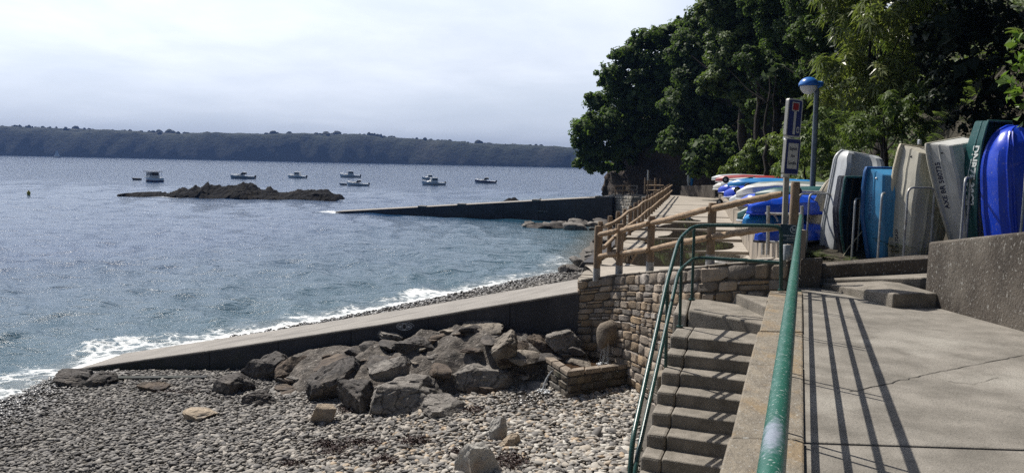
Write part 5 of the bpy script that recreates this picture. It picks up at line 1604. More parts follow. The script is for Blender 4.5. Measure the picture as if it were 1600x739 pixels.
def dinghy(label, hull, base, yaw, lean, back, hm, rm, rim_r=.018, group='upended dinghies leaning in the rack', matrix=None, cat='dinghy', name='dinghy', solid=.018):
    o = thing(name, label, cat, base, group)
    if matrix is None:
        o.rotation_euler = (Matrix.Rotation(R(lean), 4, 'Y') @ Matrix.Rotation(R(back), 4, 'X') @ Matrix.Rotation(R(yaw), 4, 'Z')).to_euler()
    else:
        o.rotation_euler = matrix.to_euler()
    h_ = hull.mesh().build('hull', hm, o, smooth=True, local=True, solid=solid)
    try: h_.data.set_sharp_from_angle(angle=R(24))
    except Exception: pass
    mb = MB(); mb.tube(hull.rim_pts(), rim_r, 8, closed=True); mb.build('rim', rm, o, smooth=True, local=True)
    return o
flat1 = lambda t: 1.0
pramW = lerpf([(0, .50), (.15, .68), (.35, .88), (.6, 1.0), (.85, .93), (1, .80)])
pramD = lerpf([(0, .45), (.15, .72), (.4, .95), (.7, 1.0), (1, .92)])
bowW = lerpf([(0, .10), (.06, .26), (.15, .48), (.3, .74), (.5, .94), (.75, 1.0), (1, .84)])
bowD = lerpf([(0, .55), (.2, .8), (.5, 1), (1, .95)])
# base points: pixel of the foot, metres ahead
h1 = Hull(1.35, .75, .22, ROUND, rounded(.55, flat1, 1.0, .2), lerpf([(0, 1), (.8, .8), (1, .3)]))
dinghy('slim cream hull leaning behind the tall grey one at the start of the row', h1, D(1263, 392, 13.6), 40, 15, 4, MT['g_cream'], MT['g_cream'], .014)
h2 = Hull(1.84, .84, .32, TWIN, rounded(.90, lerpf([(0, .78), (.1, .9), (.3, 1), (1, .95)]), 1.06, .3), lerpf([(0, .6), (.1, .95), (.85, 1), (.97, .7), (1, .45)]))
d2 = dinghy('tall light grey twin-hulled plastic dinghy standing on end', h2, D(1313, 409, 12.9), 4, 8.5, -5, MT['g_grey'], MT['g_grey'], .03)
h3 = Hull(1.42, .74, .32, PRAM, lerpf([(0, .35), (.3, .75), (.6, 1), (1, .92)]), pramD)
d3 = dinghy('short dark green dinghy showing its black hollow inside, between the grey and blue ones', h3, D(1333, 414, 12.35), 200, 1, 3, MT['g_black'], MT['g_dkgreen'], .018)
mb = MB(); mb.tube(fillet([(-.30, .01, 1.1), (-.26, .03, .78), (-.02, .06, .52), (.18, .05, .30), (.26, .02, .12)], .1), .008, 6); mb.build('rope', MT['g_cream'], d3, local=True, smooth=True)
h4 = Hull(1.50, .80, .34, PRAM, lerpf([(0, .66), (.25, .84), (.5, 1), (.8, .96), (1, .84)]), lerpf([(0, .7), (.3, .95), (.75, 1), (1, .85)]), sl=(.05, .13))
d4 = dinghy('sky blue dinghy with a dark blue rim standing with its stern up', h4, D(1380, 412, 12.1), 16, -1.5, -4, MT['g_sky'], MT['g_rimblue'], .034)
hull_text(h4, 'BR 677421', .085, -1, .60, .30, MT['g_rimblue'], d4, .0, 1.1)
h5 = Hull(1.76, .98, .38, PRAM, lerpf([(0, .76), (.25, .92), (.5, 1), (.8, .92), (1, .78)]), lerpf([(0, .75), (.3, .95), (.7, 1), (1, .85)]), sl=(.05, .15))
d5 = dinghy('big cream dinghy with three moulded slots in its bottom', h5, D(1421, 407, 11.9), 16, 4, -5, MT['g_cream2'], MT['g_cream'], .024)
hull_text(h5, 'BR 72A29', .07, -1, .18, .30, MT['ink'], d5, .001)
mb = MB()
for k in range(3): 
    zc = 1.28 - k * .20
    mb.box((.10, -.365, zc), (.20, .05, .12))
mb.build('moulded_slot', MT['g_white'], d5, local=True, bevel=.02)
mb = MB(); mb.box((-.05, -.03, 1.84), (.05, .05, .08)); mb.build('fitting', MT['galv'], d5, local=True, bevel=.01)
h6 = Hull(1.78, .80, .36, PRAM, lerpf([(0, .5), (.25, .72), (.6, .94), (.85, 1), (1, .97)]), lerpf([(0, .5), (.3, .82), (.7, 1), (1, .95)]), sl=(.0, .10))
d6 = dinghy('off-white dinghy tilted to the left with long blue-black lettering up its side', h6, D(1511, 402, 11.5), 20, -12, -5, MT['g_white'], MT['g_cream2'], .022)
hull_text(h6, 'AXE BR 580735', .105, -1, .64, .30, MT['ink'], d6, .0025, 1.02)
h7 = Hull(1.95, .82, .40, PRAM, lerpf([(0, .5), (.3, .80), (.62, .98), (.85, .9), (1, .70)]), lerpf([(0, .7), (.5, 1), (1, .62)]))
d7 = dinghy('dark green dinghy with big white hand-painted lettering and a black hollow inside', h7, D(1541, 400, 11.2), -152, 0, 2, MT['g_dkgreen'], MT['g_dkgreen'], .016)
hull_text(h7, 'DNBZF 30C2', .17, 1, .60, .42, MT['whiteink'], d7, .006, .9)
h8 = Hull(1.84, .84, .36, ROUND, rounded(.60, lerpf([(0, .86), (.35, 1), (1, 1)]), 1.0, .10), lerpf([(0, 1), (.6, 1), (.85, .86), (1, .45)]))
d8 = dinghy('royal blue plastic dinghy with a rounded bow pointing up', h8, D(1585, 402, 10.8), 4, -3, -6, MT['g_royal'], MT['g_royal'], .035)
h9 = Hull(1.5, .9, .36, ROUND, rounded(.6, flat1, 1.0, .1), lerpf([(0, 1), (.8, .9), (1, .5)]))
dinghy('teal hull at the right end of the upended dinghies', h9, D(1648, 400, 10.6), 0, 0, -6, MT['g_teal'], MT['g_teal'], .03)
mb = MB(); mb.box(D(1304, 404, 12.7), (.13, .02, .20), rz=.2); o = mb.build('tag_card', MT['g_mid'], None, bevel=.004); tag(o, 'small blue card with white marks at the foot of the grey dinghy', 'card')
def strakes(o, hull, ks, r_, mat, t0=.04, t1=.96, name='strake'):
    m = len(hull.prof) - 1
    for k in ks:
        mb = MB(); mb.tube([hull.pt(t, k) + Vector((0, -.012, 0)) for t in np.linspace(t0, t1, 26)], r_, 6); mb.build(name, mat, o, smooth=True, local=True)
strakes(d8, h8, (5, 7, 9, 11, 13), .016, MT['g_royal'], .02, .95)
strakes(d6, h6, (11,), .014, MT['g_cream2'], .02, .97, 'keel_strip'); strakes(d5, h5, (11,), .016, MT['g_cream'], .02, .97, 'keel_strip'); strakes(d4, h4, (11,), .012, MT['g_rimblue'], .02, .97, 'keel_strip')
for o_, h_, m_ in ((d4, h4, 'white'), (d5, h5, 'darkmetal'), (d6, h6, 'darkmetal')):
    for t_, k_ in ((.93, 5), (.90, 17)):
        p_ = h_.pt(t_, k_); mb = MB(); mb.tube([p_ + Vector((0, .02, 0)), p_ + Vector((0, -.022, 0))], .016, 10); mb.build('drain_plug', MT[m_], o_, smooth=True, local=True)
mb = MB(); p_ = h8.pt(.985, 9); mb.tube([p_ + Vector((-.02, -.01, .0)), p_ + Vector((-.02, -.05, .02)), p_ + Vector((.02, -.05, .02)), p_ + Vector((.02, -.01, .0))], .008, 6); mb.build('bow_eye', MT['galv'], d8, smooth=True, local=True)
mb = MB(); mb.tube([h5.pt(t, 0) + Vector((-.012, .0, 0)) for t in np.linspace(.22, .78, 16)], .012, 6); mb.build('rubbing_strip', MT['black'], d5, smooth=True, local=True)
# rack hoops
def hoop(foot, width, hgt, yaw, label):
    d_ = Vector((math.cos(yaw), math.sin(yaw), 0))
    pts = fillet([foot, foot + Vector((0, 0, hgt)), foot + d_ * width + Vector((0, 0, hgt)), foot + d_ * width], .12, 6)
    mb = MB(); mb.tube(pts, .017, 8); o = mb.build('rack_hoop', MT['galv'], None, smooth=True)
    tag(o, label, 'rack hoop', 'grey steel hoops holding the dinghies')
for (px, py, Yd, wd_, hg, yw, lab) in (
        (1243, 400, 12.9, .7, 1.05, .5, 'grey steel hoop nearest the street lamp pole'),
        (1259, 402, 12.6, .6, 1.05, .6, 'grey steel hoop against the slim cream hull'),
        (1330, 412, 12.0, .5, 1.02, 1.0, 'grey steel hoop between the dark green and sky blue dinghies'),
        (1371, 408, 11.55, .55, 1.02, 1.0, 'grey steel hoop crossing the sky blue dinghy'),
        (1411, 405, 11.3, .52, 1.06, .35, 'wide grey steel hoop in front of the big cream dinghy'),
        (1499, 398, 10.75, .5, 1.08, .9, 'grey steel hoop in front of the off-white dinghy'),
        (1592, 398, 10.45, .5, 1.28, .9, 'grey steel hoop at the right of the royal blue dinghy')):
    hoop(D(px, py, Yd), wd_, hg, yw, lab)

# ------------------------------------------------------------------ hulls and kayaks stored on racks along the ramp
def lying(label, px, py, Yd, L, B, Dp, mat, rmat=None, up=True, half=ROUND, ang=-14, tilt=0, group='hulls stored along the ramp', cat='dinghy', name='stored_dinghy', wf=None, roll=0):
    a = R(ang); L = L * (.74 if Yd > 15 else 1)
    dz = Vector((math.cos(a) * math.cos(R(tilt)), math.sin(a) * math.cos(R(tilt)), math.sin(R(tilt))))
    upv = Vector((0, 0, 1)); xv = None
    yv = -upv if up else upv
    xv = yv.cross(dz).normalized(); yv = dz.cross(xv)
    Mx = Matrix((xv, yv, dz)).transposed().to_4x4() @ Matrix.Rotation(R(roll), 4, 'Z')
    h_ = Hull(L, B, Dp, half, wf or rounded(.7, lerpf([(0, .12), (.06, .4), (.16, .72), (.35, .96), (.7, 1)]), 1.02, .1), lerpf([(0, .4), (.12, .8), (.4, 1), (.9, .9), (1, .5)]), 26)
    return dinghy(label, h_, D(px, py, Yd), 0, 0, 0, mat, rmat or mat, .022, group, Mx, cat, name, solid=.02)
lying('upturned royal blue hull on the top bar of the nearest rack', 1171, 333, 12.9, 2.4, .85, .30, MT['g_royal2'], MT['g_royal'], ang=32)
k_ = lying('mid blue hull with white striped straps on the middle bar of the nearest rack', 1163, 352, 13.1, 2.5, .8, .28, MT['g_mid'], MT['g_mid'], up=True, ang=32)
mb = MB()
for t in (.16, .24, .32):
    z = t * 2.5; mb.tube([(.38 * math.cos(a), -.285 * math.sin(a) * .95 - .01, z) for a in np.linspace(.25, math.pi - .25, 12)], .018, 6)
mb.build('strap', MT['white'], k_, local=True, smooth=True)
lying('royal blue hull lying lowest on the nearest rack with its dark end down', 1182, 377, 12.7, 2.3, .8, .30, MT['g_royal2'], MT['g_black'], ang=32)
wt = lying('white hull turned on its side with a dark slot, behind the wooden rail', 1150, 311, 16.2, 2.6, .9, .36, MT['g_white'], MT['g_lgrey'], half=PRAM)
mb = MB(); mb.box((-.45, -.20, .62), (.02, .16, .5)); mb.build('window_slot', MT['glass'], wt, local=True, bevel=.02)
lying('long grey-green hull lying over the white one', 1166, 297, 17.0, 3.0, .9, .22, M('grey_green_hull', (0.19, 0.23, 0.225), None, 3, .45), MT['g_dkgreen'])
lying('blue hull lying across two dark trolleys in the middle of the row', 1137, 292, 24, 3.6, .9, .3, MT['g_mid'], MT['g_royal'])
lying('red hull near the far end of the stored row', 1118, 284, 31, 3.6, .9, .3, MT['g_red'], MT['g_lgrey'])
lying('pale grey hull at the far end of the stored row beside the red one', 1112, 281, 35, 3.4, .9, .28, MT['g_lgrey'], MT['g_white'])
lying('grey hull with a blue rim below the red one', 1126, 292, 28, 3.0, 1.0, .36, MT['g_lgrey'], MT['g_royal'])
lying('small royal blue hull pointing at the ramp below the grey-green one', 1156, 320, 15.6, 1.9, .7, .26, MT['g_royal2'], MT['g_royal'])
lying('dark teal hull low behind the board-marked wall', 1152, 344, 14.6, 2.0, .9, .34, MT['g_dkgreen'], MT['g_lgrey'], half=PRAM)
lying('royal blue hull resting low beside the wheels of a trolley', 1131, 308, 22, 2.5, 1.0, .36, MT['g_royal'], MT['g_lgrey'])
lying('grey plastic hull lying low between the white and blue ones', 1139, 320, 18.6, 2.2, .95, .34, MT['g_lgrey'], MT['g_lgrey'], half=PRAM)
lying('blue and black hull lying low in the far half of the row', 1122, 301, 26, 2.6, .9, .34, MT['g_royal'], MT['g_black'])
lying('small white hull at the far end against the low wall', 1114, 296, 32, 2.4, .9, .34, MT['g_white'], MT['g_white'])
lying('pale green hull half hidden by the fence end post', 1180, 309, 14.5, 2.8, .85, .24, MT['g_dkgreen'], MT['g_white'])
rk = thing('boat_rack', 'grey steel rack of posts and bars carrying the nearest blue hulls', 'rack', tuple(D(1200, 400, 12.9)))
for px, Yd in ((1199.5, 12.55), (1192, 13.6), (1252, 12.3)):
    mb = MB(); mb.tube([D(px, 398, Yd), D(px + 1, 322, Yd)], .03, 8); mb.build('post', MT['galv'], rk, smooth=True)
for dy in (334, 352, 378):
    mb = MB(); mb.tube([D(1199, dy, 12.55), D(1192, dy - 2, 13.6)], .022, 8); mb.tube([D(1199, dy, 12.6), D(1252, dy + 1, 12.3)], .022, 8); mb.build('bar', MT['galv'], rk, smooth=True)
def trolley(px, py, Yd, r_, lab):
    o = thing('launching_trolley', lab, 'trolley', D(px, py, Yd), 'trolleys among the stored hulls')
    for s in (0, .75):
        mb = MB(); c = Vector((s * .97, -s * .24, 0)); n = 16; ax_ = Vector((-.5, -.87, 0)).normalized(); 
        pr = [Vector((math.cos(a) * .87 * r_, -math.sin(0) + math.cos(a) * -.5 * r_, math.sin(a) * r_)) for a in np.linspace(0, 2 * math.pi, n, endpoint=False)]
        mb.tube([c + p * .72 for p in pr], r_ * .30, 8, closed=True); w_ = mb.build('wheel', MT['black'], o, smooth=True, local=True)
        mb = MB(); mb.tube([c + ax_ * .05, c - ax_ * .05], r_ * .45, 10); mb.build('hub', MT['g_red'] if r_ > .12 else MT['galv'], o, smooth=True, local=True)
    mb = MB(); mb.tube([(0, 0, 0), (.73, -.18, 0)], .02, 6); mb.tube([(.36, -.09, 0), (1.2, .9, .1)], .02, 6); mb.build('frame', MT['galv'], o, local=True)
trolley(1168.5, 292, 17.6, .085, 'trolley with a black red-hubbed wheel on top of the grey-green hull')
trolley(1124.5, 316, 19.5, .085, 'trolley with a small black wheel at the edge of the ramp wall')
trolley(1246, 299, 13.4, .075, 'trolley with a black wheel behind the fence end post')
trolley(1134, 281, 24.5, .11, 'trolley with a dark wheel upturned on the blue hull')
trolley(1152, 297, 20, .09, 'trolley with a black wheel between the white hull and the blue one')

# ------------------------------------------------------------------ boats on the water
def loft_boat(L, B, F_, sheer=.28, bow=.72):
    """hull along x, bow at -x, keel at z=-.15, sheer at F_"""
    n = 18; vs = []; fs = []; prof = 7
    for i in range(n + 1):
        t = i / n; x = -L / 2 + L * t
        b = B / 2 * min(1, (max(t, .004) / .42) ** .62) * (1 - .12 * max(0, (t - .6) / .4))
        zs_ = F_ + sheer * (1 - t) ** 1.8; rake = -.34 * (1 - t) ** 3
        for k in range(prof):
            u = k / (prof - 1) * 2 - 1
            a = abs(u); yy = b * (a ** .55) * (1 if u >= 0 else -1); zz = -.18 + (zs_ + .18) * a ** 2.2 
            vs.append((x + rake * (a ** 1.5) + .34 * (1 - t) ** 3, yy, zz))
    for i in range(n):
        for k in range(prof - 1): fs.append((i * prof + k, i * prof + k + 1, (i + 1) * prof + k + 1, (i + 1) * prof + k))
    fs.append(tuple(n * prof + k for k in range(prof)))
    for i in range(n): fs.append((i * prof, (i + 1) * prof, (i + 1) * prof + prof - 1, i * prof + prof - 1))
    mb = MB(); mb.add(vs, fs); return mb
def cabin(mb, x0, x1, w_, z0, z1, rake0=.35, rake1=.08, taper=.85):
    vs = [(x0, -w_ / 2, z0), (x1, -w_ / 2, z0), (x1, w_ / 2, z0), (x0, w_ / 2, z0), (x0 + rake0, -w_ / 2 * taper, z1), (x1 - rake1, -w_ / 2 * taper, z1), (x1 - rake1, w_ / 2 * taper, z1), (x0 + rake0, w_ / 2 * taper, z1)]
    mb.add(vs, [(3, 2, 1, 0), (4, 5, 6, 7), (0, 1, 5, 4), (1, 2, 6, 5), (2, 3, 7, 6), (3, 0, 4, 7)])
def motorboat(px, py, wpx, yaw, label, style, hullm='white', stripe=None):
    p = Z(px, py, 0); L = wpx * p.y / FPX / max(.35, abs(math.cos(yaw))); L = L * .97
    k = L / 5.2
    o = thing('motor_boat', label, 'boat', (p.x, p.y, -.05), 'boats moored in the bay', rot=(0, 0, yaw))
    loft_boat(L, 2.0 * k, .62 * k).build('hull', MT[hullm], o, smooth=True, local=True)
    mb = MB()
    rub = loft_boat(L * 1.005, 2.03 * k, .62 * k)
    if stripe:
        m_ = MB(); vv = []
        lb_ = loft_boat(L * 1.006, 2.04 * k, .62 * k); prof = 7; n = 18
        for side_ in (0, 1):
            vs = []
            for i in range(n + 1):
                a = Vector(lb_.v[i * prof + (0 if side_ == 0 else prof - 1)]); b = Vector(lb_.v[i * prof + (1 if side_ == 0 else prof - 2)])
                vs += [a.lerp(b, .12), a.lerp(b, .72)]
            m_.add(vs, [(2 * i, 2 * i + 1, 2 * i + 3, 2 * i + 2) for i in range(n)])
        m_.build('hull_band', MT[stripe], o, local=True, solid=.02)
    if style in ('cuddy', 'open'):
        c = MB(); cabin(c, -L * .30, L * .08, 1.35 * k, .60 * k, 1.02 * k, .75 * k, .05, .7); c.build('foredeck', MT['white'], o, local=True, bevel=.04)
        g = MB(); cabin(g, -L * .08, L * .16, 1.30 * k, 1.0 * k, 1.42 * k, .45 * k, .0, .8); g.build('windscreen', MT['glass'], o, local=True, bevel=.02)
        t_ = MB(); t_.box((L * .09, 0, 1.45 * k), (L * .17, 1.1 * k, .06 * k)); t_.build('hardtop', MT['white'], o, local=True, bevel=.03)
    else:
        c = MB(); cabin(c, -L * .32, -L * .02, 1.45 * k, .62 * k, .98 * k, .6 * k, .02, .75); c.build('foredeck', MT['white'], o, local=True, bevel=.04)
        c = MB(); cabin(c, -L * .16, L * .18, 1.45 * k, .6 * k, 1.62 * k, .30 * k, .10 * k, .86); cb = c.build('cabin', MT['white'], o, local=True, bevel=.04)
        g = MB()
        for s in (-1, 1):
            for xa, xb in ((-L * .06, L * .03), (L * .045, L * .14)):
                zc, zh = 1.28 * k, .36 * k; yy = s * (1.45 * k / 2 * .915 + .004)
                g.box(((xa + xb) / 2, yy, zc), (xb - xa, .02, zh))
        g.build('side_window', MT['glass'], o, local=True)
        g = MB(); g.add([(-L * .16 + .19 * k - .02, -.55 * k, 1.14 * k), (-L * .16 + .27 * k - .02, -.52 * k, 1.50 * k), (-L * .16 + .27 * k - .02, .52 * k, 1.50 * k), (-L * .16 + .19 * k - .02, .55 * k, 1.14 * k)], [(0, 1, 2, 3)])
        g.build('windscreen', MT['glass'], o, local=True, solid=.02)
        t_ = MB(); t_.box((L * .03, 0, 1.66 * k), (L * .33, 1.45 * k, .06 * k)); t_.build('roof', MT['white'], o, local=True, bevel=.03)
        t_ = MB(); t_.tube([(L * .02, 0, 1.66 * k), (L * .03, 0, 2.3 * k)], .02, 5); t_.build('mast', MT['white'], o, local=True)
    e = MB(); e.box((L * .52, 0, .62 * k), (.34 * k, .36 * k, .5 * k), rz=0); e.box((L * .52, 0, .15 * k), (.14 * k, .16 * k, .7 * k)); e.build('outboard_motor', MT['darkmetal'], o, local=True, bevel=.05)
    r_ = MB(); r_.tube([(-L * .46, 0, 1.15 * k), (-L * .33, .52 * k, 1.08 * k), (-L * .15, .78 * k, 1.0 * k)], .018, 5); r_.tube([(-L * .46, 0, 1.15 * k), (-L * .33, -.52 * k, 1.08 * k), (-L * .15, -.78 * k, 1.0 * k)], .018, 5)
    for x_, y_ in ((-L * .46, 0), (-L * .33, .52 * k), (-L * .33, -.52 * k)): r_.tube([(x_, y_, .75 * k), (x_, y_, 1.12 * k)], .015, 5)
    r_.build('bow_rail', MT['galv'], o, local=True)
    return o
motorboat(379, 279.5, 38, .12, 'white speedboat with a dark windscreen just above the islet', 'cuddy', 'g_lgrey')
motorboat(464, 278.5, 31, -.15, 'white cabin boat to the right of the speedboat', 'cabin')
motorboat(547, 277.5, 31, .25, 'white cabin boat farther out, right above another one', 'cabin')
motorboat(559, 290.5, 34, .1, 'white open boat with a dark outboard nearest the tip of the islet', 'cuddy')
motorboat(671, 281, 24, .3, 'pale boat mostly hidden behind the largest white cabin boat', 'cabin')
motorboat(677, 289.5, 36, .35, 'largest white cabin boat, in front of a hidden one', 'cabin')
motorboat(758, 286.5, 34, .05, 'white boat with a dark navy band along its hull', 'cuddy', 'white', 'navy')
# passenger launch with a canopy
p = Z(239, 284, 0)
o = thing('passenger_launch', 'stubby launch with a flat canopy on posts and dark windows', 'boat', (p.x, p.y, -.05), 'boats moored in the bay', rot=(0, 0, -.75))
Lk = 5.2
loft_boat(Lk, 2.5, .8, .3).build('hull', MT['white'], o, smooth=True, local=True)
mb = MB()
lb_ = loft_boat(Lk * 1.01, 2.53, .34, .05); lb_.build('hull_band', MT['navy'], o, smooth=True, local=True)
mb = MB(); cabin(mb, -1.3, .9, 1.9, .8, 1.25, .2, .05, .95); mb.build('cabin', MT['white'], o, local=True, bevel=.03)
mb = MB(); cabin(mb, -1.05, .75, 1.7, 1.26, 1.85, .1, .05, .97); mb.build('window', MT['glass'], o, local=True)
mb = MB(); mb.box((.1, 0, 2.02), (3.6, 2.3, .09)); mb.build('canopy', MT['darkmetal'], o, local=True, bevel=.02)
for x_ in (-1.5, -.4, .6, 1.7):
    for y_ in (-1, 1): mb = MB(); mb.tube([(x_, y_, .75), (x_, y_, 2.0)], .03, 6); mb.build('canopy_post', MT['white'], o, local=True)
p = Z(213, 281.5, 0)
mb = loft_boat(1.9, .9, .22, .08); o = mb.build('rowing_boat', MT['g_black'], None, smooth=True); o.location = (p.x, p.y, -.03); tag(o, 'tiny dark rowing boat beside the canopied launch', 'boat')
p = Z(539, 289.5, 0)
mb = loft_boat(1.6, .9, .24, .06); o = mb.build('rowing_boat', MT['g_lgrey'], None, smooth=True); o.location = (p.x - .4, p.y, -.03); tag(o, 'tiny pale tender floating just left of the open boat', 'boat')
# sailing yacht far off
p = Z(89, 245, 0); p = p * (900 / p.y); p.z = 0
o = thing('sailing_boat', 'tiny distant sailing boat under the headland with a pale sail', 'sailing boat', p)
loft_boat(9.0, 2.6, .9, .3).build('hull', MT['g_lgrey'], o, local=True, smooth=True)
mb = MB(); mb.tube([(0, 0, .8), (.2, 0, 9.5)], .09, 6); mb.build('mast', MT['darkmetal'], o, local=True)
mb = MB(); mb.add([(.25, 0, 1.6), (3.6, .1, 1.7), (.35, 0, 9.2)], [(0, 1, 2)]); mb.add([(-.1, 0, 8.5), (-3.9, .2, 1.2), (-.15, .1, 1.4)], [(0, 1, 2)]); mb.build('sail', MT['white'], o, local=True, solid=.03)
# buoys
p = Z(45, 305.5, 0)
mb = MB(); mb.tube([(0, 0, -.2), (0, 0, .1), (0, 0, .22), (0, 0, .36), (0, 0, .45)], [.12, .2, .19, .09, .03], 12); o = mb.build('buoy', M('yellow_buoy', (.55, .42, .04), None, 5, .5), None, smooth=True); o.location = (p.x, p.y, -.05); tag(o, 'small yellow buoy alone in the glittering water left of the islet', 'buoy')
# ------------------------------------------------------------------ foliage
def unit(a): return a / (np.linalg.norm(a, axis=-1, keepdims=True) + 1e-9)
def leaf_quads(C, Nr, l, w_, r, droop=.25):
    """diamond leaves: centres C, normals Nr"""
    n = len(C)
    t = unit(np.cross(Nr, unit(r.normal(size=(n, 3))))); b = np.cross(Nr, t)
    L = (l * r.uniform(.7, 1.3, n))[:, None]; W = (w_ * r.uniform(.7, 1.3, n))[:, None]
    v = np.stack([C - t * L * .5, C + b * W * .5 + Nr * L * .05, C + t * L * .5 - Nr * L * droop, C - b * W * .5 + Nr * L * .05], 1).reshape(-1, 3)
    f_ = np.arange(4 * n).reshape(n, 4)
    return v, f_
def whorls(C, Nr, l, w_, r, k=6, droop=.45):
    n = len(C)
    t = unit(np.cross(Nr, unit(r.normal(size=(n, 3))))); b = np.cross(Nr, t)
    V = []
    for i in range(k):
        a = 2 * math.pi * i / k + r.normal(0, .2, n)
        d = unit(t * np.cos(a)[:, None] + b * np.sin(a)[:, None] + Nr * r.uniform(-.1, .35, n)[:, None])
        s = np.cross(Nr, d)
        L = (l * r.uniform(.6, 1.25, n))[:, None]; W = (w_ * r.uniform(.8, 1.2, n))[:, None]
        dz = np.array([0, 0, -1.0]) * L * droop
        V.append(np.stack([C + d * L * .06, C + d * L * .5 + s * W * .5 + dz * .18, C + d * L + dz, C + d * L * .5 - s * W * .5 + dz * .18], 1))
    v = np.concatenate(V, 0).reshape(-1, 3)
    return v, np.arange(len(v)).reshape(-1, 4)
def crown_pts(blobs, per_m2, r, clump=.30, squash=.85):
    Cs = []; Ns = []
    for (c, rad) in blobs:
        c = np.array(c)
        n = int(4 * math.pi * rad * rad * per_m2)
        k = max(12, int(15 * rad ** 1.2) + 12)
        d = unit(r.normal(size=(k, 3))); d[:, 2] = d[:, 2] * .8 + .1
        cc = d * (rad * r.uniform(.55, 1.0, k))[:, None]
        idx = r.integers(0, k, n)
        cr = rad * clump * .82 * r.uniform(.5, 1.25, k)
        off = unit(r.normal(size=(n, 3))) * (cr[idx] * r.random(n) ** .45)[:, None]
        P = cc[idx] + off; P[:, 2] *= squash
        Cs.append(c + P); Ns.append(unit(unit(off) * .7 + unit(P) * .5 + np.array([0, 0, .45]) + r.normal(0, .35, (n, 3))))
    return np.concatenate(Cs), np.concatenate(Ns)
def pxb(lst, Yd, jit=1.5, r=None):
    return [(tuple(D(a, b, Yd + (r.uniform(-jit, jit) if r is not None else 0))), c * Yd / FPX) for a, b, c in lst]
def trunk(parent, base, top, r0, seed, limbs=5):
    rr = random.Random(seed); mb = MB()
    base, top = Vector(base), Vector(top); n = 9
    pts = [base.lerp(top, i / n) + Vector((rr.uniform(-.1, .1), rr.uniform(-.1, .1), 0)) * (1 if 0 < i else 0) * min(1, (top - base).length / 6) for i in range(n + 1)]
    mb.tube(pts, [r0 * (1.25 - .95 * i / n) for i in range(n + 1)], 9)
    for k in range(limbs):
        s = pts[int(n * rr.uniform(.35, .9))]; e = s + Vector((rr.uniform(-1, 1), rr.uniform(-1, 1), rr.uniform(.35, 1.0))) * (top - base).length * .35
        m_ = s.lerp(e, .5) + Vector((0, 0, -.2)); mb.tube([s, m_, e], [r0 * .4, r0 * .26, r0 * .08], 6)
    return mb.build('trunk', MT['bark'], parent, smooth=True)
def tree(label, blobs, leaf, lw, per, mat, seed, base, group='trees on the wooded slope', name='broadleaf_tree', cat='tree', kind='quad', r0=.28, clump=.3, limbs=5, inner=True):
    r = np.random.default_rng(seed)
    t_ = thing(name, label, cat, base, group)
    C, Nr = crown_pts(blobs, per, r, clump)
    v, f_ = (leaf_quads(C, Nr, leaf, lw, r) if kind == 'quad' else whorls(C, Nr, leaf, lw, r))
    if inner:      # larger leaf sprays deep in the crown keep it dense
        Ci, Ni = crown_pts([(c, rad * .72) for c, rad in blobs], per * .17, r, .5)
        v2, f2 = leaf_quads(Ci, Ni, leaf * 2.6 if kind == 'quad' else leaf * 1.6, leaf * 2.0 if kind == 'quad' else leaf * 1.1, r)
        f_ = np.concatenate([f_, f2 + len(v)]); v = np.concatenate([v, v2])
    link_mesh('crown', np_mesh('crown', v, f_), mat, t_)
    c = np.mean([b[0] for b in blobs], 0)
    trunk(t_, base, c, r0, seed, limbs)
    return t_
def gz(x, y): return float(terr_z(np.array([x]), np.array([y]))[0])
rT = np.random.default_rng(99)
oak = pxb([(922, 200, 33), (930, 240, 30), (912, 222, 22), (938, 160, 28), (958, 125, 33), (985, 92, 34), (1008, 66, 28), (962, 200, 46), (1000, 150, 52), (1045, 62, 34), (1062, 42, 20), (1050, 110, 52), (1010, 215, 42), (1055, 180, 52), (975, 240, 30), (925, 262, 14), (945, 262, 16), (1085, 50, 32), (905, 255, 13), (1030, 235, 30), (965, 262, 12)], 70, 1.6, rT)
tree('great dark oak at the left end of the wooded slope, overhanging the water', oak, .27, .18, 60, MT['l_oak'], 1, (12.0, 73, 5.0), r0=.55)
t2 = pxb([(1085, 80, 44), (1105, 125, 52), (1075, 170, 46), (1120, 185, 42), (1112, 35, 42), (1062, 222, 36), (1095, 228, 38), (1085, 255, 22)], 62, 1.5, rT)
tree('dark broadleaf tree beside the great oak, above the cliff foot', t2, .25, .17, 60, MT['l_dark'], 2, (15.5, 64, 4.0), r0=.4)
t3 = pxb([(1142, 20, 50), (1152, 82, 56), (1165, 140, 46), (1122, 130, 36), (1188, 40, 48), (1150, -25, 55), (1178, 185, 26), (1110, 12, 26), (1130, -5, 30)], 52, 1.5, rT)
tree('tall tree with greyish sunlit leaves right of the dark one', t3, .21, .14, 95, MT['l_mid'], 3, (16.2, 53, gz(16.2, 53)), r0=.35, limbs=1)
t4 = pxb([(1210, 0, 52), (1232, 62, 56), (1215, 122, 46), (1262, 30, 58), (1200, 165, 30), (1245, 140, 40), (1230, -60, 60), (1180, 100, 34)], 43, 1.3, rT)
tree('tall dark tree behind the street lamp with bare slim lower trunk', t4, .17, .115, 125, MT['l_dark'], 4, (14.1, 42, gz(14.1, 42) - .3), r0=.22, limbs=1)
t5 = pxb([(1285, -10, 58), (1302, 62, 48), (1284, 115, 44), (1258, 172, 34), (1330, -40, 60), (1275, 60, 46)], 33, 1.1, rT)
tree('dark glossy tree rising above the street lamp', t5, .14, .09, 150, MT['l_dark'], 5, (13.0, 32, gz(13, 32)), r0=.2, limbs=1)
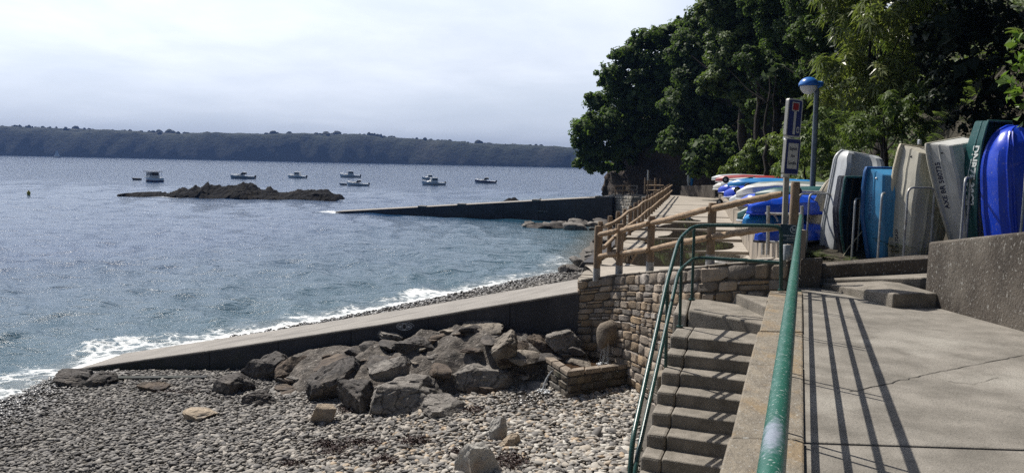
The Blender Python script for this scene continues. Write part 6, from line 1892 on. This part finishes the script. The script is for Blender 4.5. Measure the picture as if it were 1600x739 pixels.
for k, (px, Yd, yt, lab) in enumerate(((1197, 40, 120, 'slim bare trunk standing left among the dark trunks under the trees'), (1207, 41, 110, 'slim bare trunk standing right among the dark trunks under the trees'), (1183, 42, 120, 'thickest dark trunk, foremost under the wooded slope'))):
    p = D(px, 262 if k < 2 else 272, Yd); t_ = thing('tree_trunk', lab, 'tree', p, 'trees on the wooded slope')
    trunk(t_, p + Vector((0, 0, -1.5)), D(px + 4, yt, Yd + .3), .12 if k < 2 else .24, 40 + k, 2)
# sunlit chestnut-leaved shrubs in front of them
s1 = pxb([(1340, 42, 50), (1318, 105, 42), (1382, 18, 48), (1352, 158, 42), (1412, 62, 46), (1392, 118, 44), (1312, 5, 34), (1330, -30, 40), (1290, 150, 28), (1440, 20, 36)], 20, .9, rT)
tree('tall sunlit shrub with long bright leaves behind the upended dinghies', s1, .24, .05, 24, MT['l_bright'], 6, (10.2, 20.6, gz(10.2, 20.6)), 'shrubs on the bank', 'leafy_shrub', 'shrub', 'whorl', r0=.1, clump=.36)
s2 = pxb([(1300, 185, 30), (1338, 212, 34), (1378, 192, 34), (1418, 200, 34), (1405, 160, 34), (1440, 150, 30)], 18.3, .6, rT)
tree('lower bramble-like shrub with pale tips above the grey dinghy', s2, .15, .05, 26, MT['l_mid'], 7, (9.2, 18.6, gz(9.2, 18.6)), 'shrubs on the bank', 'leafy_shrub', 'shrub', 'whorl', r0=.06, clump=.36)
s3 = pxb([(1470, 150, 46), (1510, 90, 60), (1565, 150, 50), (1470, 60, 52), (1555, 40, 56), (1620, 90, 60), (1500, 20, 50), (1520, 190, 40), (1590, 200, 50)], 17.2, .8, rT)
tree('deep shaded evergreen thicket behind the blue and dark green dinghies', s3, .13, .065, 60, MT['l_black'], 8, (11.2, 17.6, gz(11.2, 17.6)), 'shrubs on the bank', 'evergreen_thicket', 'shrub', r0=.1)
# tall tree over the thicket; its crown is widened and thickened to shade the hollow
ov = [((8.6, 16.6, 11.9), 1.7), ((10.3, 16.2, 12.2), 1.9), ((12.0, 16.0, 12.4), 2.0), ((9.6, 17.6, 12.6), 1.8), ((11.4, 17.6, 13.0), 2.0), ((13.5, 15.0, 12.2), 2.2), ((10.8, 14.6, 12.0), 1.7), ((12.8, 13.2, 11.8), 1.9), ((8.7, 19.2, 12.3), 1.6), ((9.9, 19.5, 12.8), 1.8), ((7.4, 18.4, 12.4), 1.3), ((11.4, 19.4, 13.2), 1.9), ((8.2, 15.2, 12.2), 1.4), ((11.8, 12.4, 11.6), 1.6)]
tree('spreading tree whose crown hangs over the top right of the bank', [(c, r_ * 1.3) for c, r_ in ov], .17, .11, 170, MT['l_oak'], 9, (14.6, 15.5, gz(14.6, 15.5)), r0=.25)
br = pxb([(1588, 62, 20), (1580, 125, 20), (1600, 150, 24), (1612, 90, 30), (1596, 105, 16), (1592, 190, 9)], 9.6, .25, rT)
tree('bright young tree with pale green leaves at the right edge', br, .15, .075, 46, MT['l_lime'], 10, (8.9, 9.9, 4.2), 'shrubs on the bank', 'young_tree', 'tree', r0=.035, clump=.4, inner=False)

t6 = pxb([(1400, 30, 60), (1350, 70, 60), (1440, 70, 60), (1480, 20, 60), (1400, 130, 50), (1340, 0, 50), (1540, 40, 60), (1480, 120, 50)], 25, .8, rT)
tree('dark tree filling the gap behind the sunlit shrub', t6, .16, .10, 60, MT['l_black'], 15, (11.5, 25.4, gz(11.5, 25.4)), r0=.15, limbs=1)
s5 = pxb([(1215, 225, 26), (1240, 248, 28), (1265, 222, 32), (1292, 250, 30), (1222, 268, 20), (1255, 282, 18), (1300, 215, 28), (1240, 200, 20)], 28, .8, rT)
tree('pale green sunlit bushes on the bank around the street lamp pole', s5, .17, .06, 24, MT['l_fern'], 13, (11.0, 28.4, gz(11.0, 28.4)), 'shrubs on the bank', 'leafy_shrub', 'shrub', 'whorl', r0=.06, clump=.4)
s6 = pxb([(1138, 268, 15), (1152, 258, 18), (1170, 250, 22), (1190, 262, 18), (1205, 240, 18), (1178, 232, 18)], 42, .8, rT)
tree('bracken-green bushes on the bank above the red stored hull', s6, .2, .08, 22, MT['l_fern'], 14, (13.6, 42.4, gz(13.6, 42.4)), 'shrubs on the bank', 'leafy_shrub', 'shrub', 'whorl', r0=.06, clump=.4)
s4 = pxb([(1092, 250, 26), (1105, 232, 30), (1125, 250, 26), (1140, 225, 34), (1165, 240, 26), (1110, 268, 18), (1085, 272, 12), (1150, 262, 16)], 55, 1.2, rT)
tree('dark low bushes at the cliff foot behind the far stored hulls', s4, .24, .15, 46, MT['l_dark'], 12, (15.8, 56, 3.2), 'shrubs on the bank', 'leafy_shrub', 'shrub', r0=.1)
# undergrowth on the bank (nobody could count it)
def undergrowth():
    r = np.random.default_rng(17)
    n = 52000
    y = 10.5 + 50 * r.random(n) ** 1.3; s = 10.5 * r.random(n) ** 1.1 - .15
    x = xh(y) + s
    z = terr_z(x, y); sc = np.clip(y / 26, .5, 2.4)
    dens = fbm(x, y, .45, 3, 81)
    keep = (dens > .30) & ~((x / y > .52) & (y < 24)); x, y, z, sc, s = x[keep], y[keep], z[keep], sc[keep], s[keep]  # hollow left bare, its dark earth standing in for deep shade
    C = np.stack([x, y, z + r.random(len(x)) ** 1.5 * .9 * (.35 + .9 * dens[keep])], -1)
    Nr = unit(np.array([-.55, -.25, .75]) + r.normal(0, .45, C.shape))
    v = []; 
    n_ = len(C)
    t = unit(np.cross(Nr, unit(r.normal(size=(n_, 3))))); b = np.cross(Nr, t)
    L = (.17 * sc * r.uniform(.6, 1.3, n_))[:, None]; W = L * .5
    v = np.stack([C - t * L * .5, C + b * W * .5, C + t * L * .5 - Nr * L * .2, C - b * W * .5], 1).reshape(-1, 3)
    o = link_mesh('undergrowth', np_mesh('undergrowth', v, np.arange(len(v)).reshape(-1, 4)), MT['l_mid'])
    tag(o, 'leafy undergrowth and brambles covering the bank above the boats', 'undergrowth', kind='stuff')
undergrowth()
def ferns():
    r = np.random.default_rng(18); V = []
    m = 1250
    y = 13.5 + 40 * r.random(m) ** 1.5; s = -0.1 + 5.0 * r.random(m) ** 1.2; x = xh(y) + s; z = terr_z(x, y)
    for i in range(m):
        L = r.uniform(.55, 1.1) * np.clip(y[i] / 22, .8, 1.5); az = r.uniform(0, 6.28) if r.random() < .4 else r.normal(3.6, .8)
        d = np.array([math.cos(az), math.sin(az), 0]); sdv = np.array([-d[1], d[0], 0]); el = r.uniform(.5, 1.1)
        k = 13; tt = np.linspace(0.08, 1, k)
        P = np.array([x[i], y[i], z[i] + r.uniform(0, .35)]) + d * (L * tt)[:, None] * math.cos(el * .7) + np.array([0, 0, 1.0]) * (L * (tt * math.sin(el) - .55 * tt ** 2))[:, None]
        wl_ = L * .26 * np.sin(np.pi * np.clip(tt * .86 + .10, 0, 1)) ** .8
        for sg_ in (-1, 1):
            tip_ = P + sdv * (sg_ * wl_)[:, None] + d * (wl_ * .35)[:, None] - np.array([0, 0, 1.0]) * (wl_ * .25)[:, None]
            h_ = L * .034
            mid = (P + tip_) / 2
            V.append(np.stack([P, mid + d * h_, tip_, mid - d * h_], 1))
    v = np.concatenate(V, 0).reshape(-1, 3)
    o = link_mesh('ferns', np_mesh('ferns', v, np.arange(len(v)).reshape(-1, 4)), MT['l_fern'])
    tag(o, 'sunlit bracken fronds covering the foot of the bank', 'ferns', kind='stuff')
ferns()
def weeds():
    """small wild plants at the foot of the dinghies"""
    for k, (px, py, Yd, n, l, lab) in enumerate(((1418, 398, 11.75, 34, .42, 'fern growing between the cream and off-white dinghies'), (1275, 402, 12.3, 26, .22, 'small weedy plant at the foot of the slim cream hull'), (1330, 408, 12.0, 14, .16, 'tiny weed tuft by the kerb before the dark dinghy'))):
        r = np.random.default_rng(60 + k); p = np.array(D(px, py, Yd)); V = []
        for i in range(n):
            az = r.uniform(0, 6.28); d = np.array([math.cos(az), math.sin(az), 0]); sdv = np.array([-d[1], d[0], 0]); L = l * r.uniform(.6, 1.2)
            tt = np.linspace(.1, 1, 9); el = r.uniform(.5, 1.25)
            P = p + r.normal(0, .06, 3) * np.array([1.6, 1, .2]) + d * (L * tt)[:, None] * .8 + np.array([0, 0, 1.0]) * (L * (tt * math.sin(el) - .45 * tt ** 2))[:, None]
            wl_ = L * .28 * np.sin(np.pi * np.clip(tt * .86 + .10, 0, 1))
            for sg_ in (-1, 1):
                tip_ = P + sdv * (sg_ * wl_)[:, None] + d * (wl_ * .3)[:, None]; mid = (P + tip_) / 2; h_ = L * .05
                V.append(np.stack([P, mid + d * h_, tip_, mid - d * h_], 1))
        v = np.concatenate(V, 0).reshape(-1, 3)
        o = link_mesh('wild_plant', np_mesh('wild_plant', v, np.arange(len(v)).reshape(-1, 4)), MT['l_fern'], origin=True)
        tag(o, lab, 'plant')
weeds()

# ------------------------------------------------------------------ pebbles
def pebbles():
    r = np.random.default_rng(5)
    bm = _bm.new(); _bm.ops.create_icosphere(bm, subdivisions=2, radius=1)
    bv = np.array([x.co[:] for x in bm.verts]); bf = np.array([[l.index for l in p.verts] for p in bm.faces]); bm.free()
    bm = _bm.new(); _bm.ops.create_icosphere(bm, subdivisions=1, radius=1)
    bv1 = np.array([x.co[:] for x in bm.verts]); bf1 = np.array([[l.index for l in p.verts] for p in bm.faces]); bm.free()
    def variants(b, n):
        out = []
        for k in range(n):
            v = b * (1 + .16 * np.array([mnoise.noise(Vector(p * 1.3) + Vector((k * 7, 0, 0))) for p in b]))[:, None]
            v = np.sign(v) * np.abs(v) ** .88
            v *= np.array([1, r.uniform(.6, .85), r.uniform(.26, .42)]); out.append(v)
        return np.array(out)
    def place(x, y, size, base, faces, lift):
        n = len(x); vs = variants(base, 7)[r.integers(0, 7, n)] * (size / 2)[:, None, None]
        a = r.uniform(0, 6.28, n); ti = r.normal(0, .22, n); tj = r.normal(0, .22, n)
        ca, sa = np.cos(a)[:, None], np.sin(a)[:, None]
        X_, Y_, Z_ = vs[..., 0], vs[..., 1], vs[..., 2]
        Z2 = Z_ + X_ * ti[:, None] + Y_ * tj[:, None]
        Xr, Yr = X_ * ca - Y_ * sa, X_ * sa + Y_ * ca
        P = np.stack([Xr + x[:, None], Yr + y[:, None], Z2 + (beach_z(x, y) + lift)[:, None]], -1)
        f_ = (faces[None] + (np.arange(n) * base.shape[0])[:, None, None]).reshape(-1, 3)
        return P.reshape(-1, 3), f_
    def sample(n, x0, x1, y0, y1): return r.uniform(x0, x1, n), r.uniform(y0, y1, n)
    parts = []
    # near beach, in view of the path
    x, y = sample(76000, -11.6, 2.6, 7.2, 17.2)
    sx = 800 + FPX * x / y
    d = shore_d(x, y)
    slipy = 14.7 + (1.32 - x) * 0.2509
    stairx = k0L.x + (y - k0L.y) * .3725
    wallx = 2.6 + (13.2 - y) * .7
    ok = (sx > -60) & (sx < 1010) & (d > -.6) & (y < slipy - .12) & (x < stairx + .1) & ~((y > 13.2) & (x > wallx))
    ok &= (r.random(len(x)) < np.clip(1.15 - .02 * (y - 8), .5, 1))
    x, y = x[ok], y[ok]
    s = .055 + .075 * r.random(len(x)) ** 2.2 + (.09 * (r.random(len(x)) < .04))
    s *= np.interp(x, [-9, -3, 2], [.9, 1.0, 1.15])
    layer = r.random(len(x))
    near = y < 10.6
    parts.append(place(x[near], y[near], s[near], bv, bf, .006 + .030 * layer[near]))
    parts.append(place(x[~near], y[~near], s[~near], bv1, bf1, .006 + .030 * layer[~near]))
    # shingle beyond the slipway
    x, y = sample(26000, -9, 5, 16, 36)
    d = shore_d(x, y); slipfar = 14.7 + (1.32 - x) * .2509 + 1.2
    ok = (d > -.2) & (d < 4.2) & (y > slipfar) & (x < fx(y) - .4)
    x, y = x[ok], y[ok]; s = .09 + .13 * r.random(len(x)) ** 2
    parts.append(place(x, y, s, bv1, bf1, .01 + .04 * r.random(len(x))))
    vs = []; fs = []; n0 = 0
    for v, f_ in parts: vs.append(v); fs.append(f_ + n0); n0 += len(v)
    V = np.concatenate(vs); Fc = np.concatenate(fs)
    me = np_mesh('pebbles', V, Fc)
    dsh = shore_d(V[:, 0], V[:, 1]).astype(np.float32)
    # dampness: the tide mark along the sea and the seep below the trough
    seep = np.exp(-(((V[:, 0] - .35) / .75) ** 2 + ((V[:, 1] - 13.0) / .55) ** 2)) * 1.1
    wet = np.clip(np.maximum(np.clip(1.15 - dsh / 1.5, 0, 1), seep), 0, 1).astype(np.float32)
    at_ = me.attributes.new('wet', 'FLOAT', 'POINT'); at_.data.foreach_set('value', wet)
    tone = np.clip((V[:, 0] + 6.5) / 7.5 - .05 * (V[:, 1] - 11), 0, 1).astype(np.float32)
    at_ = me.attributes.new('tone', 'FLOAT', 'POINT'); at_.data.foreach_set('value', tone)
    m, nt2, b = mat_base('pebble_stone')
    ge = nn(nt2, 'ShaderNodeNewGeometry'); ramp = nn(nt2, 'ShaderNodeValToRGB')
    cr = ramp.color_ramp; cr.interpolation = 'LINEAR'
    cols = [(0, (.085, .08, .078)), (.18, (.17, .16, .15)), (.38, (.25, .235, .215)), (.6, (.34, .31, .275)), (.78, (.40, .37, .325)), (.9, (.38, .285, .19)), (1, (.49, .465, .42))]
    cr.elements[0].position = 0; cr.elements[0].color = rgb(cols[0][1]); cr.elements[1].position = 1; cr.elements[1].color = rgb(cols[-1][1])
    for p_, c_ in cols[1:-1]:
        e = cr.elements.new(p_); e.color = rgb(c_)
    tn = nn(nt2, 'ShaderNodeAttribute', attribute_name='tone'); wt_ = nn(nt2, 'ShaderNodeAttribute', attribute_name='wet')
    # grey slate shingle towards the sea, paler limestone towards the steps
    mr = nn(nt2, 'ShaderNodeMapRange'); mr.inputs[3].default_value = 0.48; mr.inputs[4].default_value = 1.2; nt2.links.new(tn.outputs['Fac'], mr.inputs[0])
    mu = nn(nt2, 'ShaderNodeMath', operation='MULTIPLY', use_clamp=True); nt2.links.new(ge.outputs['Random Per Island'], mu.inputs[0]); nt2.links.new(mr.outputs[0], mu.inputs[1])
    nt2.links.new(mu.outputs[0], ramp.inputs[0])
    tcn = nn(nt2, 'ShaderNodeTexCoord'); f1, _ = noise_fac(nt2, tcn.outputs['Object'], 45, 4)
    col = mix_col(nt2, f1, ramp.outputs[0], (.80, .79, .77), 'MULTIPLY')
    wf_ = nn(nt2, 'ShaderNodeMath', operation='MULTIPLY'); wf_.inputs[1].default_value = .62; nt2.links.new(wt_.outputs['Fac'], wf_.inputs[0])
    col = mix_col(nt2, wf_.outputs[0], col, (.05, .045, .04))
    nt2.links.new(col, b.inputs['Base Color'])
    rg = nn(nt2, 'ShaderNodeMapRange'); rg.inputs[3].default_value = .85; rg.inputs[4].default_value = .32; nt2.links.new(wt_.outputs['Fac'], rg.inputs[0]); nt2.links.new(rg.outputs[0], b.inputs['Roughness'])
    o = link_mesh('pebbles', me, m, smooth=True)
    tag(o, 'flat grey and cream pebbles covering the beach', 'pebbles', kind='stuff')
pebbles()

# wrack left by the tide
def wrack():
    r = np.random.default_rng(44); V = []
    for (px, py, wpx, hpx, n) in ((520, 700, 34, 16, 300), (565, 690, 46, 10, 220), (648, 688, 34, 10, 260), (800, 720, 44, 20, 420), (598, 718, 30, 12, 200), (270, 612, 60, 6, 110), (505, 692, 20, 8, 120), (540, 640, 26, 8, 90), (715, 706, 18, 10, 120), (740, 640, 30, 8, 130), (455, 724, 24, 8, 120)):
        for i in range(n):
            a = r.normal(0, .34, 2); qx, qy = px + a[0] * wpx, py + a[1] * hpx
            p = Z(qx, qy, 1.0)
            for _ in range(4): p = Z(qx, qy, bzf(p.x, p.y) + .05)
            c = np.array([p.x, p.y, p.z + r.random() * .03]); d = unit(r.normal(size=3) * np.array([1, 1, .25])); s = unit(np.cross(d, r.normal(size=3))); L = r.uniform(.04, .10); W = r.uniform(.006, .014)
            V.append(np.stack([c - d * L / 2, c + s * W, c + d * L / 2, c - s * W]))
    v = np.concatenate(V)
    o = link_mesh('seaweed', np_mesh('seaweed', v, np.arange(len(v)).reshape(-1, 4)), MT['weed'])
    tag(o, 'dark red-brown seaweed wrack in clumps on the pebbles', 'seaweed', kind='stuff')
wrack()

# sea haze over the bay
mb = MB(); mb.box((-200, 1500, 44), (5200, 3700, 96))
me_h = mb
m = bpy.data.materials.new('haze_air'); m.use_nodes = True
for n_ in list(m.node_tree.nodes):
    if n_.type == 'BSDF_PRINCIPLED': m.node_tree.nodes.remove(n_)
pv = m.node_tree.nodes.new('ShaderNodeVolumePrincipled'); pv.inputs['Color'].default_value = (0.12, 0.20, 0.42, 1); pv.inputs['Density'].default_value = 0.00030; pv.inputs['Anisotropy'].default_value = 0.2
m.node_tree.links.new(pv.outputs[0], m.node_tree.nodes['Material Output'].inputs['Volume'])
o = mb.build('haze', m, origin=False); tag(o, 'thin blue sea haze over the bay', 'haze', kind='stuff')
